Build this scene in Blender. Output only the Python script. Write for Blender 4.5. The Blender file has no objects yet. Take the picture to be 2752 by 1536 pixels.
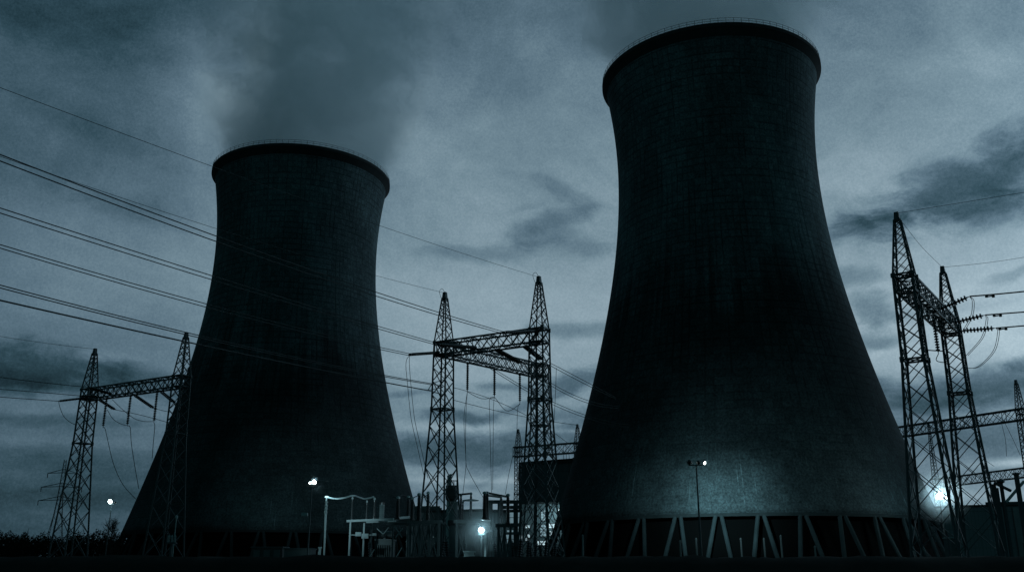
import bpy, bmesh, math, random
import numpy as np
from math import sin, cos, pi, radians, hypot, atan2
from mathutils import Vector as V
random.seed(7)
rng = np.random.default_rng(11)
scene = bpy.context.scene
COL = scene.collection

# ------------------------------------------------------------------ camera
F, PIT, EYE = 2548.93, radians(17.0838), 1.7      # focal length in photo pixels, upward tilt, eye height
CP, SP = cos(PIT), sin(PIT)
cd = bpy.data.cameras.new('camera')
cam = bpy.data.objects.new('camera', cd)
COL.objects.link(cam)
cam.location = (0, 0, EYE)
cam.rotation_euler = (radians(90) + PIT, 0, 0)
cd.sensor_fit = 'HORIZONTAL'
cd.sensor_width = 36.0
cd.lens = F / 2752 * 36
cd.clip_start = 0.3
cd.clip_end = 12000
scene.camera = cam

def ray(x, y):
    a, b = (x - 1376) / F, -(y - 768) / F
    return V((a, CP - SP * b, SP + CP * b))
def P(x, y, Y):
    d = ray(x, y); k = Y / d.y
    return V((d.x * k, Y, EYE + d.z * k))
def proj(p):
    d = p[1] * CP + (p[2] - EYE) * SP
    u = -p[1] * SP + (p[2] - EYE) * CP
    return 1376 + F * p[0] / d, 768 - F * u / d
def plane_pt(P0, u, x, y):
    d = ray(x, y); n = V((u[1], -u[0], 0))
    k = (P0 - V((0, 0, EYE))).dot(n) / d.dot(n)
    return V((0, 0, EYE)) + d * k
def mix(a, b, t): return a + (b - a) * t

# ------------------------------------------------------------------ mesh builder
WORLD = {}
class MB:
    def __init__(s): s.v, s.f = [], []
    def add(s, vs, fs):
        o = len(s.v); s.v += [tuple(q) for q in vs]; s.f += [tuple(i + o for i in f) for f in fs]
    def bar(s, p, q, w, h=None):
        p, q = V(p), V(q); h = h or w
        d = (q - p)
        if d.length < 1e-4: return
        d.normalize()
        up = V((0, 0, 1)) if abs(d.z) < .95 else V((0, 1, 0))
        a = d.cross(up).normalized() * (w / 2); b = a.cross(d).normalized() * (h / 2)
        vs = [p + a + b, p - a + b, p - a - b, p + a - b, q + a + b, q - a + b, q - a - b, q + a - b]
        s.add(vs, [(3, 2, 1, 0), (4, 5, 6, 7), (0, 1, 5, 4), (1, 2, 6, 5), (2, 3, 7, 6), (3, 0, 4, 7)])
    def box(s, x0, x1, y0, y1, z0, z1):
        vs = [(x0, y0, z0), (x1, y0, z0), (x1, y1, z0), (x0, y1, z0), (x0, y0, z1), (x1, y0, z1), (x1, y1, z1), (x0, y1, z1)]
        s.add(vs, [(3, 2, 1, 0), (4, 5, 6, 7), (0, 1, 5, 4), (1, 2, 6, 5), (2, 3, 7, 6), (3, 0, 4, 7)])
    def tube(s, pts, r, n=6):
        pts = [V(q) for q in pts]; m = len(pts)
        rs = r if isinstance(r, (list, tuple)) else [r] * m
        vs, fs = [], []
        for i, q in enumerate(pts):
            d = (pts[min(i + 1, m - 1)] - pts[max(i - 1, 0)]).normalized()
            up = V((0, 0, 1)) if abs(d.z) < .95 else V((0, 1, 0))
            a = d.cross(up).normalized(); b = a.cross(d)
            for k in range(n):
                t = 2 * pi * k / n
                vs.append(q + (a * cos(t) + b * sin(t)) * rs[i])
        for i in range(m - 1):
            for k in range(n):
                k2 = (k + 1) % n
                fs.append((i * n + k, i * n + k2, (i + 1) * n + k2, (i + 1) * n + k))
        fs.append(tuple(range(n - 1, -1, -1))); fs.append(tuple((m - 1) * n + k for k in range(n)))
        s.add(vs, fs)
    def lathe(s, p, q, prof, n=10):
        """prof: (radius, distance along p->q)"""
        p, q = V(p), V(q); d = (q - p).normalized()
        up = V((0, 0, 1)) if abs(d.z) < .95 else V((0, 1, 0))
        a = d.cross(up).normalized(); b = a.cross(d)
        vs, fs = [], []
        for r, t in prof:
            for k in range(n):
                th = 2 * pi * k / n
                vs.append(p + d * t + (a * cos(th) + b * sin(th)) * r)
        for i in range(len(prof) - 1):
            for k in range(n):
                k2 = (k + 1) % n
                fs.append((i * n + k, i * n + k2, (i + 1) * n + k2, (i + 1) * n + k))
        fs.append(tuple(range(n - 1, -1, -1))); fs.append(tuple((len(prof) - 1) * n + k for k in range(n)))
        s.add(vs, fs)
    def build(s, name, mat, parent=None, smooth=False, base=None):
        off = WORLD[parent.name] if parent else (V(base) if base is not None else V((0, 0, 0)))
        me = bpy.data.meshes.new(name)
        me.from_pydata([(a - off.x, b - off.y, c - off.z) for a, b, c in s.v], [], s.f)
        me.materials.append(mat)
        if smooth:
            for pl in me.polygons: pl.use_smooth = True
        o = bpy.data.objects.new(name, me)
        COL.objects.link(o)
        if parent: o.parent = parent
        else: o.location = off
        WORLD[o.name] = off
        return o
def tag(o, label=None, cat=None, group=None, kind=None):
    if label: o['label'] = label
    if cat: o['category'] = cat
    if group: o['group'] = group
    if kind: o['kind'] = kind
    return o
def thing(name, label, cat, loc, group=None):
    o = bpy.data.objects.new(name, None); COL.objects.link(o)
    o.location = loc; o.empty_display_size = 0.5
    WORLD[o.name] = V(loc)
    return tag(o, label, cat, group)
def dup(root, loc, rotz=0):
    r = root.copy(); COL.objects.link(r); r.location = loc; r.rotation_euler = (0, 0, rotz)
    for ch in list(root.children):
        c = ch.copy(); COL.objects.link(c); c.parent = r
        for g in list(ch.children):
            d = g.copy(); COL.objects.link(d); d.parent = c
    return r

# ------------------------------------------------------------------ node helper
class NT:
    def __init__(s, tree): s.t = tree
    def n(s, typ, **kw):
        o = s.t.nodes.new(typ)
        for k, v in kw.items(): setattr(o, k, v)
        return o
    def put(s, sock, v):
        if isinstance(v, (int, float)): sock.default_value = v
        elif isinstance(v, (tuple, list)): sock.default_value = v
        else: s.t.links.new(v, sock)
    def m(s, op, a, b=0.0, c=0.0, clamp=False):
        o = s.n('ShaderNodeMath', operation=op); o.use_clamp = clamp
        s.put(o.inputs[0], a); s.put(o.inputs[1], b); s.put(o.inputs[2], c)
        return o.outputs[0]
    def add(s, a, b): return s.m('ADD', a, b)
    def mul(s, a, b): return s.m('MULTIPLY', a, b)
    def sub(s, a, b): return s.m('SUBTRACT', a, b)
    def gauss(s, x, c, w):
        q = s.m('DIVIDE', s.sub(x, c), w)
        return s.m('EXPONENT', s.mul(s.mul(q, q), -1.0))
    def step(s, x, a, b, lo=0.0, hi=1.0):
        o = s.n('ShaderNodeMapRange', interpolation_type='SMOOTHSTEP')
        s.put(o.inputs[0], x); s.put(o.inputs[1], a); s.put(o.inputs[2], b); s.put(o.inputs[3], lo); s.put(o.inputs[4], hi)
        return o.outputs[0]
    def noise(s, vec, scale, detail=4.0, rough=.55, dist=0.0):
        o = s.n('ShaderNodeTexNoise'); s.put(o.inputs['Vector'], vec)
        o.inputs['Scale'].default_value = scale; o.inputs['Detail'].default_value = detail
        o.inputs['Roughness'].default_value = rough; o.inputs['Distortion'].default_value = dist
        return o.outputs[0]
    def xyz(s, x, y, z):
        o = s.n('ShaderNodeCombineXYZ'); s.put(o.inputs[0], x); s.put(o.inputs[1], y); s.put(o.inputs[2], z)
        return o.outputs[0]
    def sep(s, v):
        o = s.n('ShaderNodeSeparateXYZ'); s.put(o.inputs[0], v); return o.outputs
def new_mat(name):
    m = bpy.data.materials.new(name); m.use_nodes = True
    nt = NT(m.node_tree); b = m.node_tree.nodes['Principled BSDF']
    return m, nt, b
def simple(name, col, rough=.6, metal=0.0, var=.35, scale=1.5, stretch=1.0):
    """plain weathered material: base colour with noise blotches and a little roughness variation"""
    m, nt, b = new_mat(name)
    tc = nt.n('ShaderNodeTexCoord').outputs['Object']
    x, y, z = nt.sep(tc)
    v = nt.xyz(x, y, nt.mul(z, stretch))
    f = nt.noise(v, scale, 5.0, .6)
    k = nt.add(1 - var, nt.mul(f, 2 * var))
    c = nt.n('ShaderNodeVectorMath', operation='SCALE')
    c.inputs[0].default_value = col; nt.put(c.inputs['Scale'], k)
    nt.put(b.inputs['Base Color'], c.outputs[0])
    nt.put(b.inputs['Roughness'], nt.add(rough - .1, nt.mul(f, .2)))
    b.inputs['Metallic'].default_value = metal
    if rough >= .85: b.inputs['Specular IOR Level'].default_value = .06
    return m
def emissive(name, col, strength):
    m, nt, b = new_mat(name)
    b.inputs['Base Color'].default_value = (.5, .5, .5, 1)
    b.inputs['Emission Color'].default_value = (*col, 1)
    b.inputs['Emission Strength'].default_value = strength
    return m

M = {}
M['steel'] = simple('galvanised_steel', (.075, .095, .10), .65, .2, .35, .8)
M['wire'] = simple('aluminium_conductor', (.03, .042, .044), .8, .0, .2, .3)
M['pale_wire'] = simple('bright_aluminium', (.5, .55, .56), .45, .2, .2, .5)
M['porcelain'] = simple('dark_porcelain', (.035, .04, .042), .3, 0, .3, 1.0)
M['grey_porcelain'] = simple('grey_porcelain', (.3, .34, .34), .3, 0, .25, 1.0)
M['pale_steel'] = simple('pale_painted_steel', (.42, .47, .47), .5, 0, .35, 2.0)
M['concrete'] = simple('weathered_concrete', (.26, .28, .28), .85, 0, .4, .5, .3)
M['dark_conc'] = simple('dark_concrete', (.05, .055, .055), .9, 0, .4, .5)
M['tank'] = simple('dark_tank_paint', (.04, .05, .05), .5, 0, .3, .6)
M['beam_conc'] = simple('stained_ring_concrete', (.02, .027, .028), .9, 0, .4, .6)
M['fill'] = simple('shade_black_packing', (.0015, .002, .002), .95, 0, .3, .5)  # near-black base colour holds the shade behind the tower legs
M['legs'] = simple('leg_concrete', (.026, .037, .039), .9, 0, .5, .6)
M['trafo'] = simple('transformer_paint', (.09, .11, .11), .5, 0, .3, .8)
M['foliage'] = simple('dark_foliage', (.018, .028, .018), .9, 0, .5, .4)
M['bark'] = simple('bark', (.05, .045, .04), .9, 0, .4, 2.0)
M['lens'] = emissive('lamp_lens', (.82, 1.0, 1.0), 14.0)
M['dimlens'] = emissive('dim_lamp_lens', (.8, 1.0, 1.0), 3.0)
M['window'] = emissive('lit_window', (.62, .86, .95), .7)
M['dimglow'] = emissive('dim_window_and_wall_glow', (.45, .72, .85), .24)  # glow of dim windows, also lamp light put on the hall wall
M['lamp_body'] = simple('lamp_housing', (.05, .06, .06), .5, .2, .3, 3.0)

def clad(name, col, pitch=1.0, var=.3):
    m, nt, b = new_mat(name)
    tc = nt.n('ShaderNodeTexCoord').outputs['Object']
    x, y, z = nt.sep(tc)
    s = nt.add(x, y)
    fr = nt.m('FRACT', nt.mul(s, 1 / pitch))
    rib = nt.step(fr, .04, .16, .6, 1.0)
    hb = nt.step(nt.m('FRACT', nt.mul(z, 1 / 4.2)), .0, .05, .6, 1.0)
    f = nt.noise(nt.xyz(x, y, nt.mul(z, .25)), .6, 6.0, .65)
    k = nt.mul(nt.mul(rib, hb), nt.add(1 - var, nt.mul(f, 2 * var)))
    c = nt.n('ShaderNodeVectorMath', operation='SCALE'); c.inputs[0].default_value = col
    nt.put(c.inputs['Scale'], k); nt.put(b.inputs['Base Color'], c.outputs[0])
    b.inputs['Roughness'].default_value = .75
    return m
M['clad_dark'] = clad('dark_cladding', (.07, .085, .09), 1.1)
M['clad'] = clad('grey_cladding', (.2, .24, .25), .9)
M['brick'] = clad('brick_wall', (.12, .14, .145), 3.0, .4)

# ground
def ground_mat(name, col, scale):
    m, nt, b = new_mat(name)
    tc = nt.n('ShaderNodeTexCoord').outputs['Object']
    f = nt.noise(tc, scale, 8.0, .65); g = nt.noise(tc, scale * .07, 4.0)
    k = nt.mul(nt.add(.4, nt.mul(f, 1.2)), nt.add(.5, g))
    c = nt.n('ShaderNodeVectorMath', operation='SCALE'); c.inputs[0].default_value = col
    nt.put(c.inputs['Scale'], k); nt.put(b.inputs['Base Color'], c.outputs[0])
    b.inputs['Roughness'].default_value = .95
    b.inputs['Specular IOR Level'].default_value = .05
    bp = nt.n('ShaderNodeBump'); bp.inputs['Strength'].default_value = .5; nt.put(bp.inputs['Height'], f)
    nt.t.links.new(bp.outputs[0], b.inputs['Normal'])
    return m
M['ground'] = ground_mat('gravel_and_turf', (.05, .055, .045), .8)
M['bank'] = ground_mat('dark_turf', (.010, .015, .013), 2.5)

# cooling tower shell: shutter-board panels, pour joints, soot and wet stains, pale lime streaks
def shell_mat():
    m, nt, b = new_mat('tower_concrete')
    tc = nt.n('ShaderNodeTexCoord').outputs['Object']
    loc = nt.n('ShaderNodeObjectInfo').outputs['Location']
    x, y, z = nt.sep(tc)
    lx, ly, _ = nt.sep(loc)
    th = nt.m('ARCTAN2', y, x)
    NP, LIFT = 118.0, 1.55
    a = nt.mul(th, NP / (2 * pi)); h = nt.mul(z, 1 / LIFT)
    wob = nt.mul(nt.sub(nt.noise(tc, .35, 3.0), .5), .25)
    fa = nt.m('FRACT', nt.add(a, wob)); fh = nt.m('FRACT', nt.add(h, wob))
    def line(fr, w):
        d = nt.m('ABSOLUTE', nt.sub(fr, .5))
        return nt.step(d, .5 - w, .5 - w * .3)            # 1 on the joint
    jn = nt.noise(nt.xyz(nt.mul(th, 6.0), lx, nt.mul(z, .05)), 1.6, 4.0, .6)
    jmask = nt.step(jn, .40, .66)
    ja = nt.mul(line(fa, .17), nt.add(.12, nt.mul(jmask, .88)))
    jh = nt.mul(line(fh, .16), nt.add(.35, nt.mul(nt.step(nt.noise(nt.xyz(nt.mul(th, 2.0), lx, nt.mul(z, .25)), 1.3, 3.0), .4, .6), .55)))
    joint = nt.m('MAXIMUM', ja, jh)
    wn = nt.n('ShaderNodeTexWhiteNoise')
    nt.put(wn.inputs['Vector'], nt.xyz(nt.m('FLOOR', nt.add(a, wob)), nt.m('FLOOR', nt.add(h, wob)), lx))
    panel = nt.add(.82, nt.mul(wn.outputs[0], .36))
    big = nt.noise(nt.xyz(nt.mul(th, 2.2), nt.mul(lx, .13), nt.mul(z, .02)), 1.5, 5.0, .6)
    fine = nt.noise(tc, .9, 8.0, .7)
    streak = nt.noise(nt.xyz(nt.mul(th, 14.0), lx, nt.mul(z, .012)), 1.4, 6.0, .7)
    # dark wet zone, reaching higher in streaks
    hz = nt.add(z, nt.mul(nt.sub(streak, .5), 38.0))
    hz = nt.add(hz, nt.mul(nt.sub(big, .5), 40.0))
    wet = nt.step(hz, 50.0, 71.0, .31, 1.0)
    soot = nt.step(nt.noise(nt.xyz(nt.mul(th, 1.6), nt.add(lx, 9.0), nt.mul(z, .03)), 1.2, 4.0, .6), .36, .64, .6, 1.0)
    # clean cream patch of new shotcrete and lime runs near the lower edge
    low = nt.step(z, 12.0, 29.0, 1.0, 0.0)
    clean = nt.mul(low, nt.step(nt.noise(nt.xyz(nt.mul(th, 5.0), lx, nt.mul(z, .1)), 1.5, 5.0, .6), .3, .6))
    runs = nt.noise(nt.xyz(nt.mul(th, 60.0), lx, nt.mul(z, .06)), 1.0, 5.0, .65, .6)
    lime = nt.mul(nt.step(runs, .63, .70), nt.mul(low, 1.0))
    k = nt.mul(nt.mul(panel, wet), nt.mul(soot, nt.add(.55, nt.mul(fine, .9))))
    k = nt.mul(k, nt.sub(1.0, nt.mul(joint, nt.step(z, 20.0, 50.0, .10, .5))))
    k = nt.mul(k, nt.add(.87, nt.mul(streak, .26)))
    k = nt.add(nt.mul(k, nt.sub(1.0, nt.mul(clean, .28))), nt.mul(nt.mul(clean, .28), nt.add(.3, nt.mul(fine, .35))))
    k = nt.add(k, nt.mul(lime, .6))
    sp = nt.noise(tc, 2.6, 3.0, .8)
    k = nt.mul(k, nt.m('MAXIMUM', nt.add(1.0, nt.mul(nt.sub(sp, .5), 3.2)), .15))
    c = nt.n('ShaderNodeVectorMath', operation='SCALE'); c.inputs[0].default_value = (.128, .178, .187)
    nt.put(c.inputs['Scale'], k); nt.put(b.inputs['Base Color'], c.outputs[0])
    b.inputs['Roughness'].default_value = .9
    b.inputs['Specular IOR Level'].default_value = .1
    bp = nt.n('ShaderNodeBump'); bp.inputs['Strength'].default_value = .35; bp.inputs['Distance'].default_value = .15
    nt.put(bp.inputs['Height'], nt.sub(nt.mul(fine, .4), joint))
    nt.t.links.new(bp.outputs[0], b.inputs['Normal'])
    return m
M['shell'] = shell_mat()

# ------------------------------------------------------------------ ground and bank
g = MB(); g.add([(-4000, -1500, 0), (4000, -1500, 0), (4000, 6000, 0), (-4000, 6000, 0)], [(0, 1, 2, 3)])
tag(g.build('ground', M['ground']), kind='structure')
bk = MB()
nx, ny = 420, 26
vs, fs = [], []
for j in range(ny):
    y = 22 + 17 * j / (ny - 1)
    t = (j / (ny - 1)); prof = min(1, sin(pi * t) * 1.35) ** 1.3 if 0 < t < 1 else 0
    for i in range(nx):
        x = -90 + 180 * i / (nx - 1)
        zz = prof * 2.245 + (rng.normal() * .022 + .03 * sin(x * 1.7 + j) * sin(x * .43)) * (prof > .1) - (.03 if prof == 0 else 0)
        vs.append((x, y, zz))
for j in range(ny - 1):
    for i in range(nx - 1):
        k = j * nx + i; fs.append((k, k + 1, k + nx + 1, k + nx))
bk.add(vs, fs)
tag(bk.build('embankment', M['bank'], smooth=True), kind='structure')

# ------------------------------------------------------------------ cooling towers
A_, ZT, B1, B2 = 22.529, 88.96 + EYE, 56.572, 50.47
ZL, ZH = 10.517 + EYE, 113.0 + EYE
def rad(z):
    b = B2 if z > ZT else B1
    return A_ * math.sqrt(1 + ((z - ZT) / b) ** 2)
T1, T2 = V((47.396, 203.414, 0)), V((-61.805, 258.323, 0))
NS = 144
def ring_strip(mb, prof, n=NS, closed=False, x=0, y=0):
    vs, fs = [], []
    for r, z in prof:
        for k in range(n):
            t = 2 * pi * k / n; vs.append((x + r * cos(t), y + r * sin(t), z))
    m = len(prof)
    for i in range(m if closed else m - 1):
        i2 = (i + 1) % m
        for k in range(n):
            k2 = (k + 1) % n
            fs.append((i * n + k, i * n + k2, i2 * n + k2, i2 * n + k))
    mb.add(vs, fs)
tw = thing('cooling_tower', 'taller looking near cooling tower on the right, lit by a floodlight at its foot', 'cooling tower', (0, 0, 0), 'cooling towers')
zs = [ZL + (ZH - .9 - ZL) * i / 70 for i in range(71)]
mb = MB()
ring_strip(mb, [(rad(z), z) for z in zs] + [(rad(z) - .45, z) for z in reversed(zs)], closed=True)
mb.build('shell', M['shell'], tw, smooth=True)
rt = rad(ZH - 2.2)
mb = MB()
ring_strip(mb, [(rad(ZH - 2.6) + .02, ZH - 2.6), (25.5, ZH - 1.0), (25.62, ZH - .9), (25.62, ZH), (24.3, ZH), (24.3, ZH - .9), (rad(ZH - .9) - .2, ZH - .95)], closed=True)
mb.build('rim', M['dark_conc'], tw)
mb = MB()
npost = 96
for k in range(npost):
    t = 2 * pi * k / npost; c, s = cos(t), sin(t)
    mb.bar((25.45 * c, 25.45 * s, ZH), (25.45 * c, 25.45 * s, ZH + 1.15), .08)
for dz in (.55, 1.12):
    pts = [(25.45 * cos(2 * pi * k / 192), 25.45 * sin(2 * pi * k / 192), ZH + dz) for k in range(193)]
    mb.tube(pts, .045, 4)
mb.build('railing', M['steel'], tw)
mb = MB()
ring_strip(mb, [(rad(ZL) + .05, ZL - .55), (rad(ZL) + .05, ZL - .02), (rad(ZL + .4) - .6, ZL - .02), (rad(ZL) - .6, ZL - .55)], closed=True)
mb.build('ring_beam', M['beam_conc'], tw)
NL = 34
rb = rad(ZL) + 4.0
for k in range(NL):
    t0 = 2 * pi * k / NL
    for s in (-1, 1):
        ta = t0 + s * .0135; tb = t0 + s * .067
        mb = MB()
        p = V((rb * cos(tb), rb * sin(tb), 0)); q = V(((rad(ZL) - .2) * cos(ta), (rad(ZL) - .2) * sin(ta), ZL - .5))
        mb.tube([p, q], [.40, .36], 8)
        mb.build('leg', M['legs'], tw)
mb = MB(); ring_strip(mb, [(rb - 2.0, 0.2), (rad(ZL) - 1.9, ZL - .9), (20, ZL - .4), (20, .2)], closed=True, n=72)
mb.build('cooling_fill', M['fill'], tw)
mb = MB(); ring_strip(mb, [(rb + 2, 0), (rb + 2, 1.1), (rb + 1.7, 1.1), (rb + 1.7, 0)], closed=True, n=96)
mb.build('basin_wall', M['concrete'], tw)
tw2 = dup(tw, T2, radians(-71.43))
tag(tw2, 'farther cooling tower on the left, standing behind the long overhead lines', 'cooling tower', 'cooling towers')
tw.scale.z = 1.007; tw2.scale.z = .989
tw.location = T1; tw.rotation_euler.z = radians(-108.25)

# ------------------------------------------------------------------ steam
def steam_mat(name, seed, dens, drift):
    m = bpy.data.materials.new(name); m.use_nodes = True
    t = m.node_tree; t.nodes.clear(); nt = NT(t)
    out = nt.n('ShaderNodeOutputMaterial'); pv = nt.n('ShaderNodeVolumePrincipled')
    t.links.new(pv.outputs[0], out.inputs['Volume'])
    tc = nt.n('ShaderNodeTexCoord').outputs['Object']
    x, y, z = nt.sep(tc)
    cx = nt.sub(x, nt.mul(z, drift[0])); cy = nt.sub(y, nt.mul(z, drift[1]))
    R = nt.add(24.6, nt.mul(z, .30))
    r = nt.m('DIVIDE', nt.m('SQRT', nt.add(nt.mul(cx, cx), nt.mul(cy, cy))), R)
    n1 = nt.noise(nt.xyz(nt.add(x, seed), y, nt.mul(z, .8)), .055, 7.0, .62, .7)
    edge = nt.add(r, nt.mul(nt.sub(n1, .5), nt.add(.20, nt.m('MINIMUM', nt.mul(z, .065), 2.6))))
    d = nt.step(edge, .78, 1.0, 1.0, 0.0)
    n2 = nt.step(n1, .42, .57, .0, 1.35)
    d = nt.mul(d, nt.m('MAXIMUM', n2, nt.step(z, 8.0, 34.0, 1.0, 0.0)))
    d = nt.mul(d, nt.step(z, 26.0, 98.0, 1.0, .0))
    nt.put(pv.inputs['Density'], nt.mul(d, dens))
    pv.inputs['Color'].default_value = (.88, .97, 1.0, 1)
    pv.inputs['Anisotropy'].default_value = .2
    return m
def steam(T, label, drift, seed, dens, sc):
    mb = MB(); n = 40
    prof = [(23.8, -1.0), (27.5, 6), (34, 22), (45, 46), (57, 78), (62, 98), (40, 102)]
    vs, fs = [], []
    for r, z in prof:
        for k in range(n):
            t = 2 * pi * k / n
            vs.append((r * cos(t) + drift[0] * z, r * sin(t) + drift[1] * z, z))
    m = len(prof)
    for i in range(m - 1):
        for k in range(n):
            k2 = (k + 1) % n
            fs.append((i * n + k, i * n + k2, (i + 1) * n + k2, (i + 1) * n + k))
    fs.append(tuple(range(n - 1, -1, -1))); fs.append(tuple((m - 1) * n + k for k in range(n)))
    mb.add(vs, fs)
    o = mb.build('steam_plume', steam_mat('steam', seed, dens, drift))
    o.location = T + V((0, 0, ZH * sc))
    tag(o, label, 'steam', 'steam plumes over the cooling towers')
steam(T1, 'steam leaving the rim of the near right cooling tower', (.0, .05), 13.0, .045, 1.007)
steam(T2, 'billowing steam drifting up from the farther left cooling tower', (.05, .05), 71.0, .045, .989)

# ------------------------------------------------------------------ lattice portals
ZTOP, ZBT, ZBB, ZWA = 38 + EYE, 30.8 + EYE, 29.0 + EYE, 21.6 + EYE
def half(z):
    return mix(1.06, .95, (z - ZWA) / (ZBT - ZWA)) if z > ZWA else mix(2.35, 1.06, z / ZWA)
def corners(c, th, h, z):
    u = V((cos(th), sin(th), 0)); w = V((-sin(th), cos(th), 0))
    return [V((c.x, c.y, z)) + u * (sx * h) + w * (sy * h) for sx, sy in ((-1, -1), (1, -1), (1, 1), (-1, 1))]
def lattice(mb, levels, leg, brace, horiz=()):
    """levels: lists of 4 corners, from below upward"""
    for a, b in zip(levels[:-1], levels[1:]):
        for i in range(4):
            j = (i + 1) % 4
            mb.bar(a[i], b[i], leg)
            mb.bar(a[i], b[j], brace, brace * .7); mb.bar(a[j], b[i], brace, brace * .7)
    for k in horiz:
        for i in range(4):
            mb.bar(levels[k][i], levels[k][(i + 1) % 4], brace * 1.5)
        mb.bar(levels[k][0], levels[k][2], brace); mb.bar(levels[k][1], levels[k][3], brace)
def bays(z0, z1, h0, h1, k):
    """bay heights follow the width of the mast"""
    n = max(1, round((z1 - z0) / ((h0 + h1) * k)))
    q = (h1 / h0) ** (1 / n) if abs(h1 - h0) > 1e-3 else 1
    st = [q ** i for i in range(n)]; S = sum(st); z = z0; out = [z0]
    for s in st: z += (z1 - z0) * s / S; out.append(z)
    return out
def mast(parent, c, th, spire=True, leg=.22, sc=1.0, ztop=ZTOP, zbt=ZBT, zwa=ZWA):
    def hf(z):
        return sc * (mix(1.06, .95, (z - zwa) / (zbt - zwa)) if z > zwa else mix(2.35, 1.06, z / zwa))
    mb = MB()
    z1 = bays(0, zwa, hf(0), hf(zwa), .92); z2 = bays(zwa, zbt, hf(zwa), hf(zbt), .9)
    zz = z1 + z2[1:]
    lev = [corners(c, th, hf(z), z) for z in zz]
    lattice(mb, lev, leg, leg * .5, [len(z1) - 1, len(zz) - 1, len(zz) - 2])
    # gusset plates at the waist and under the beams
    for q in corners(c, th, hf(zwa), zwa): mb.bar(q - V((0, 0, .28)), q + V((0, 0, .28)), leg * 1.6)
    for q in corners(c, th, hf(zbt), zbt - .1): mb.bar(q - V((0, 0, .2)), q + V((0, 0, .25)), leg * 1.7)
    mb.build('mast', M['steel'], parent)
    if spire:
        mb = MB()
        zz = bays(zbt + .02, ztop - .9, hf(zbt), .26, .85)
        lev = [corners(c, th, mix(hf(zbt), .2, (z - zbt) / (ztop - zbt)), z) for z in zz]
        lattice(mb, lev, leg * .75, leg * .42, [len(zz) - 1])
        so = mb.build('spire', M['steel'], parent)
        mb = MB()
        q0 = corners(c, th, .30, ztop - .95); q1 = corners(c, th, .22, ztop)
        mb.add(q0 + q1, [(3, 2, 1, 0), (4, 5, 6, 7), (0, 1, 5, 4), (1, 2, 6, 5), (2, 3, 7, 6), (3, 0, 4, 7)])
        mb.build('peak_cap', M['steel'], so)
def truss(parent, a, b, zt, zb, w, ch=.2, br=.1, bay=1.55, over=0.0):
    a, b = V((a.x, a.y, 0)), V((b.x, b.y, 0)); u = (b - a).normalized(); s = V((-u.y, u.x, 0)) * (w / 2)
    a = a - u * over; b = b + u * over
    L = (b - a).length; n = max(2, round(L / bay)); mb = MB()
    def pt(i, sd, top): return a + u * (L * i / n) + s * sd + V((0, 0, zt if top else zb))
    for sd in (-1, 1):
        for top in (0, 1): mb.bar(pt(0, sd, top), pt(n, sd, top), ch)
        for i in range(n):
            mb.bar(pt(i, sd, i % 2), pt(i + 1, sd, (i + 1) % 2), br)
            mb.bar(pt(i, sd, (i + 1) % 2), pt(i + 1, sd, i % 2), br * .8)
        for i in range(0, n + 1, 2): mb.bar(pt(i, sd, 0), pt(i, sd, 1), br)
    for top in (0, 1):
        for i in range(n):
            mb.bar(pt(i, -1 if i % 2 else 1, top), pt(i + 1, 1 if i % 2 else -1, top), br)
            mb.bar(pt(i, -1, top), pt(i, 1, top), br)
    return mb.build('beam', M['steel'], parent)
def ang(a, b): return atan2(b.y - a.y, b.x - a.x)
def azd(az, d): return V((d * sin(radians(az)), d * cos(radians(az)), 0))
L1, L2 = azd(-24.25, 176.1), azd(-19.48, 158.2)
C1, C2, C3 = azd(-4.22, 127.0), azd(1.70, 119.4), azd(1.72, 141.0)
R1, R2 = azd(23.47, 105.1), azd(25.52, 127.6)
GG = 'lattice line portals of the switchyard'
gl = thing('lattice_portal', 'two-mast lattice portal at the left, half in front of the left cooling tower', 'lattice portal', mix(L1, L2, .5), GG)
tl = ang(L1, L2)
mast(gl, L1, tl); mast(gl, L2, tl); truss(gl, L1, L2, ZBT, ZBB, 1.7, over=1.1)
gc = thing('lattice_portal', 'lattice portal between the two cooling towers, with two beams leaving one mast', 'lattice portal', mix(C1, C2, .5), GG)
tcn = ang(C1, C2)
mast(gc, C1, tcn); mast(gc, C2, tcn); mast(gc, C3, tcn, spire=False)
truss(gc, C1, C2, ZBT, ZBB, 1.7, over=.9); truss(gc, C1, C3, ZBT - .05, ZBB - .05, 1.6, over=.6)
gr = thing('lattice_portal', 'nearest lattice portal at the right edge, tallest in view, with its beam end on', 'lattice portal', mix(R1, R2, .5), GG)
tr = ang(R1, R2)
mast(gr, R1, tr); mast(gr, R2, tr); truss(gr, R1, R2, ZBT, ZBB, 1.8, over=1.0)
# farther portals
def far_portal(label, a, b, zt, zs, sc=.75, leg=.19, spires=(True, True), masts=(True, True)):
    o = thing('lattice_portal', label, 'lattice portal', mix(a, b, .5), 'farther lattice portals')
    t = ang(a, b)
    for c, sp, ms in zip((a, b), spires, masts):
        if ms: mast(o, c, t, spire=sp, leg=leg, sc=sc, ztop=zs, zbt=zt, zwa=zt * .65)
    truss(o, a, b, zt, zt - 2.5, 1.6, .26, .11, 2.6, over=1.2)
    return o
FC1, FC2 = azd(.38, 254.0), azd(3.95, 246.0)
far_portal('small far lattice portal above the dark boiler hall, between the cooling towers', FC1, FC2, 33.2 + EYE, 38 + EYE)
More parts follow.
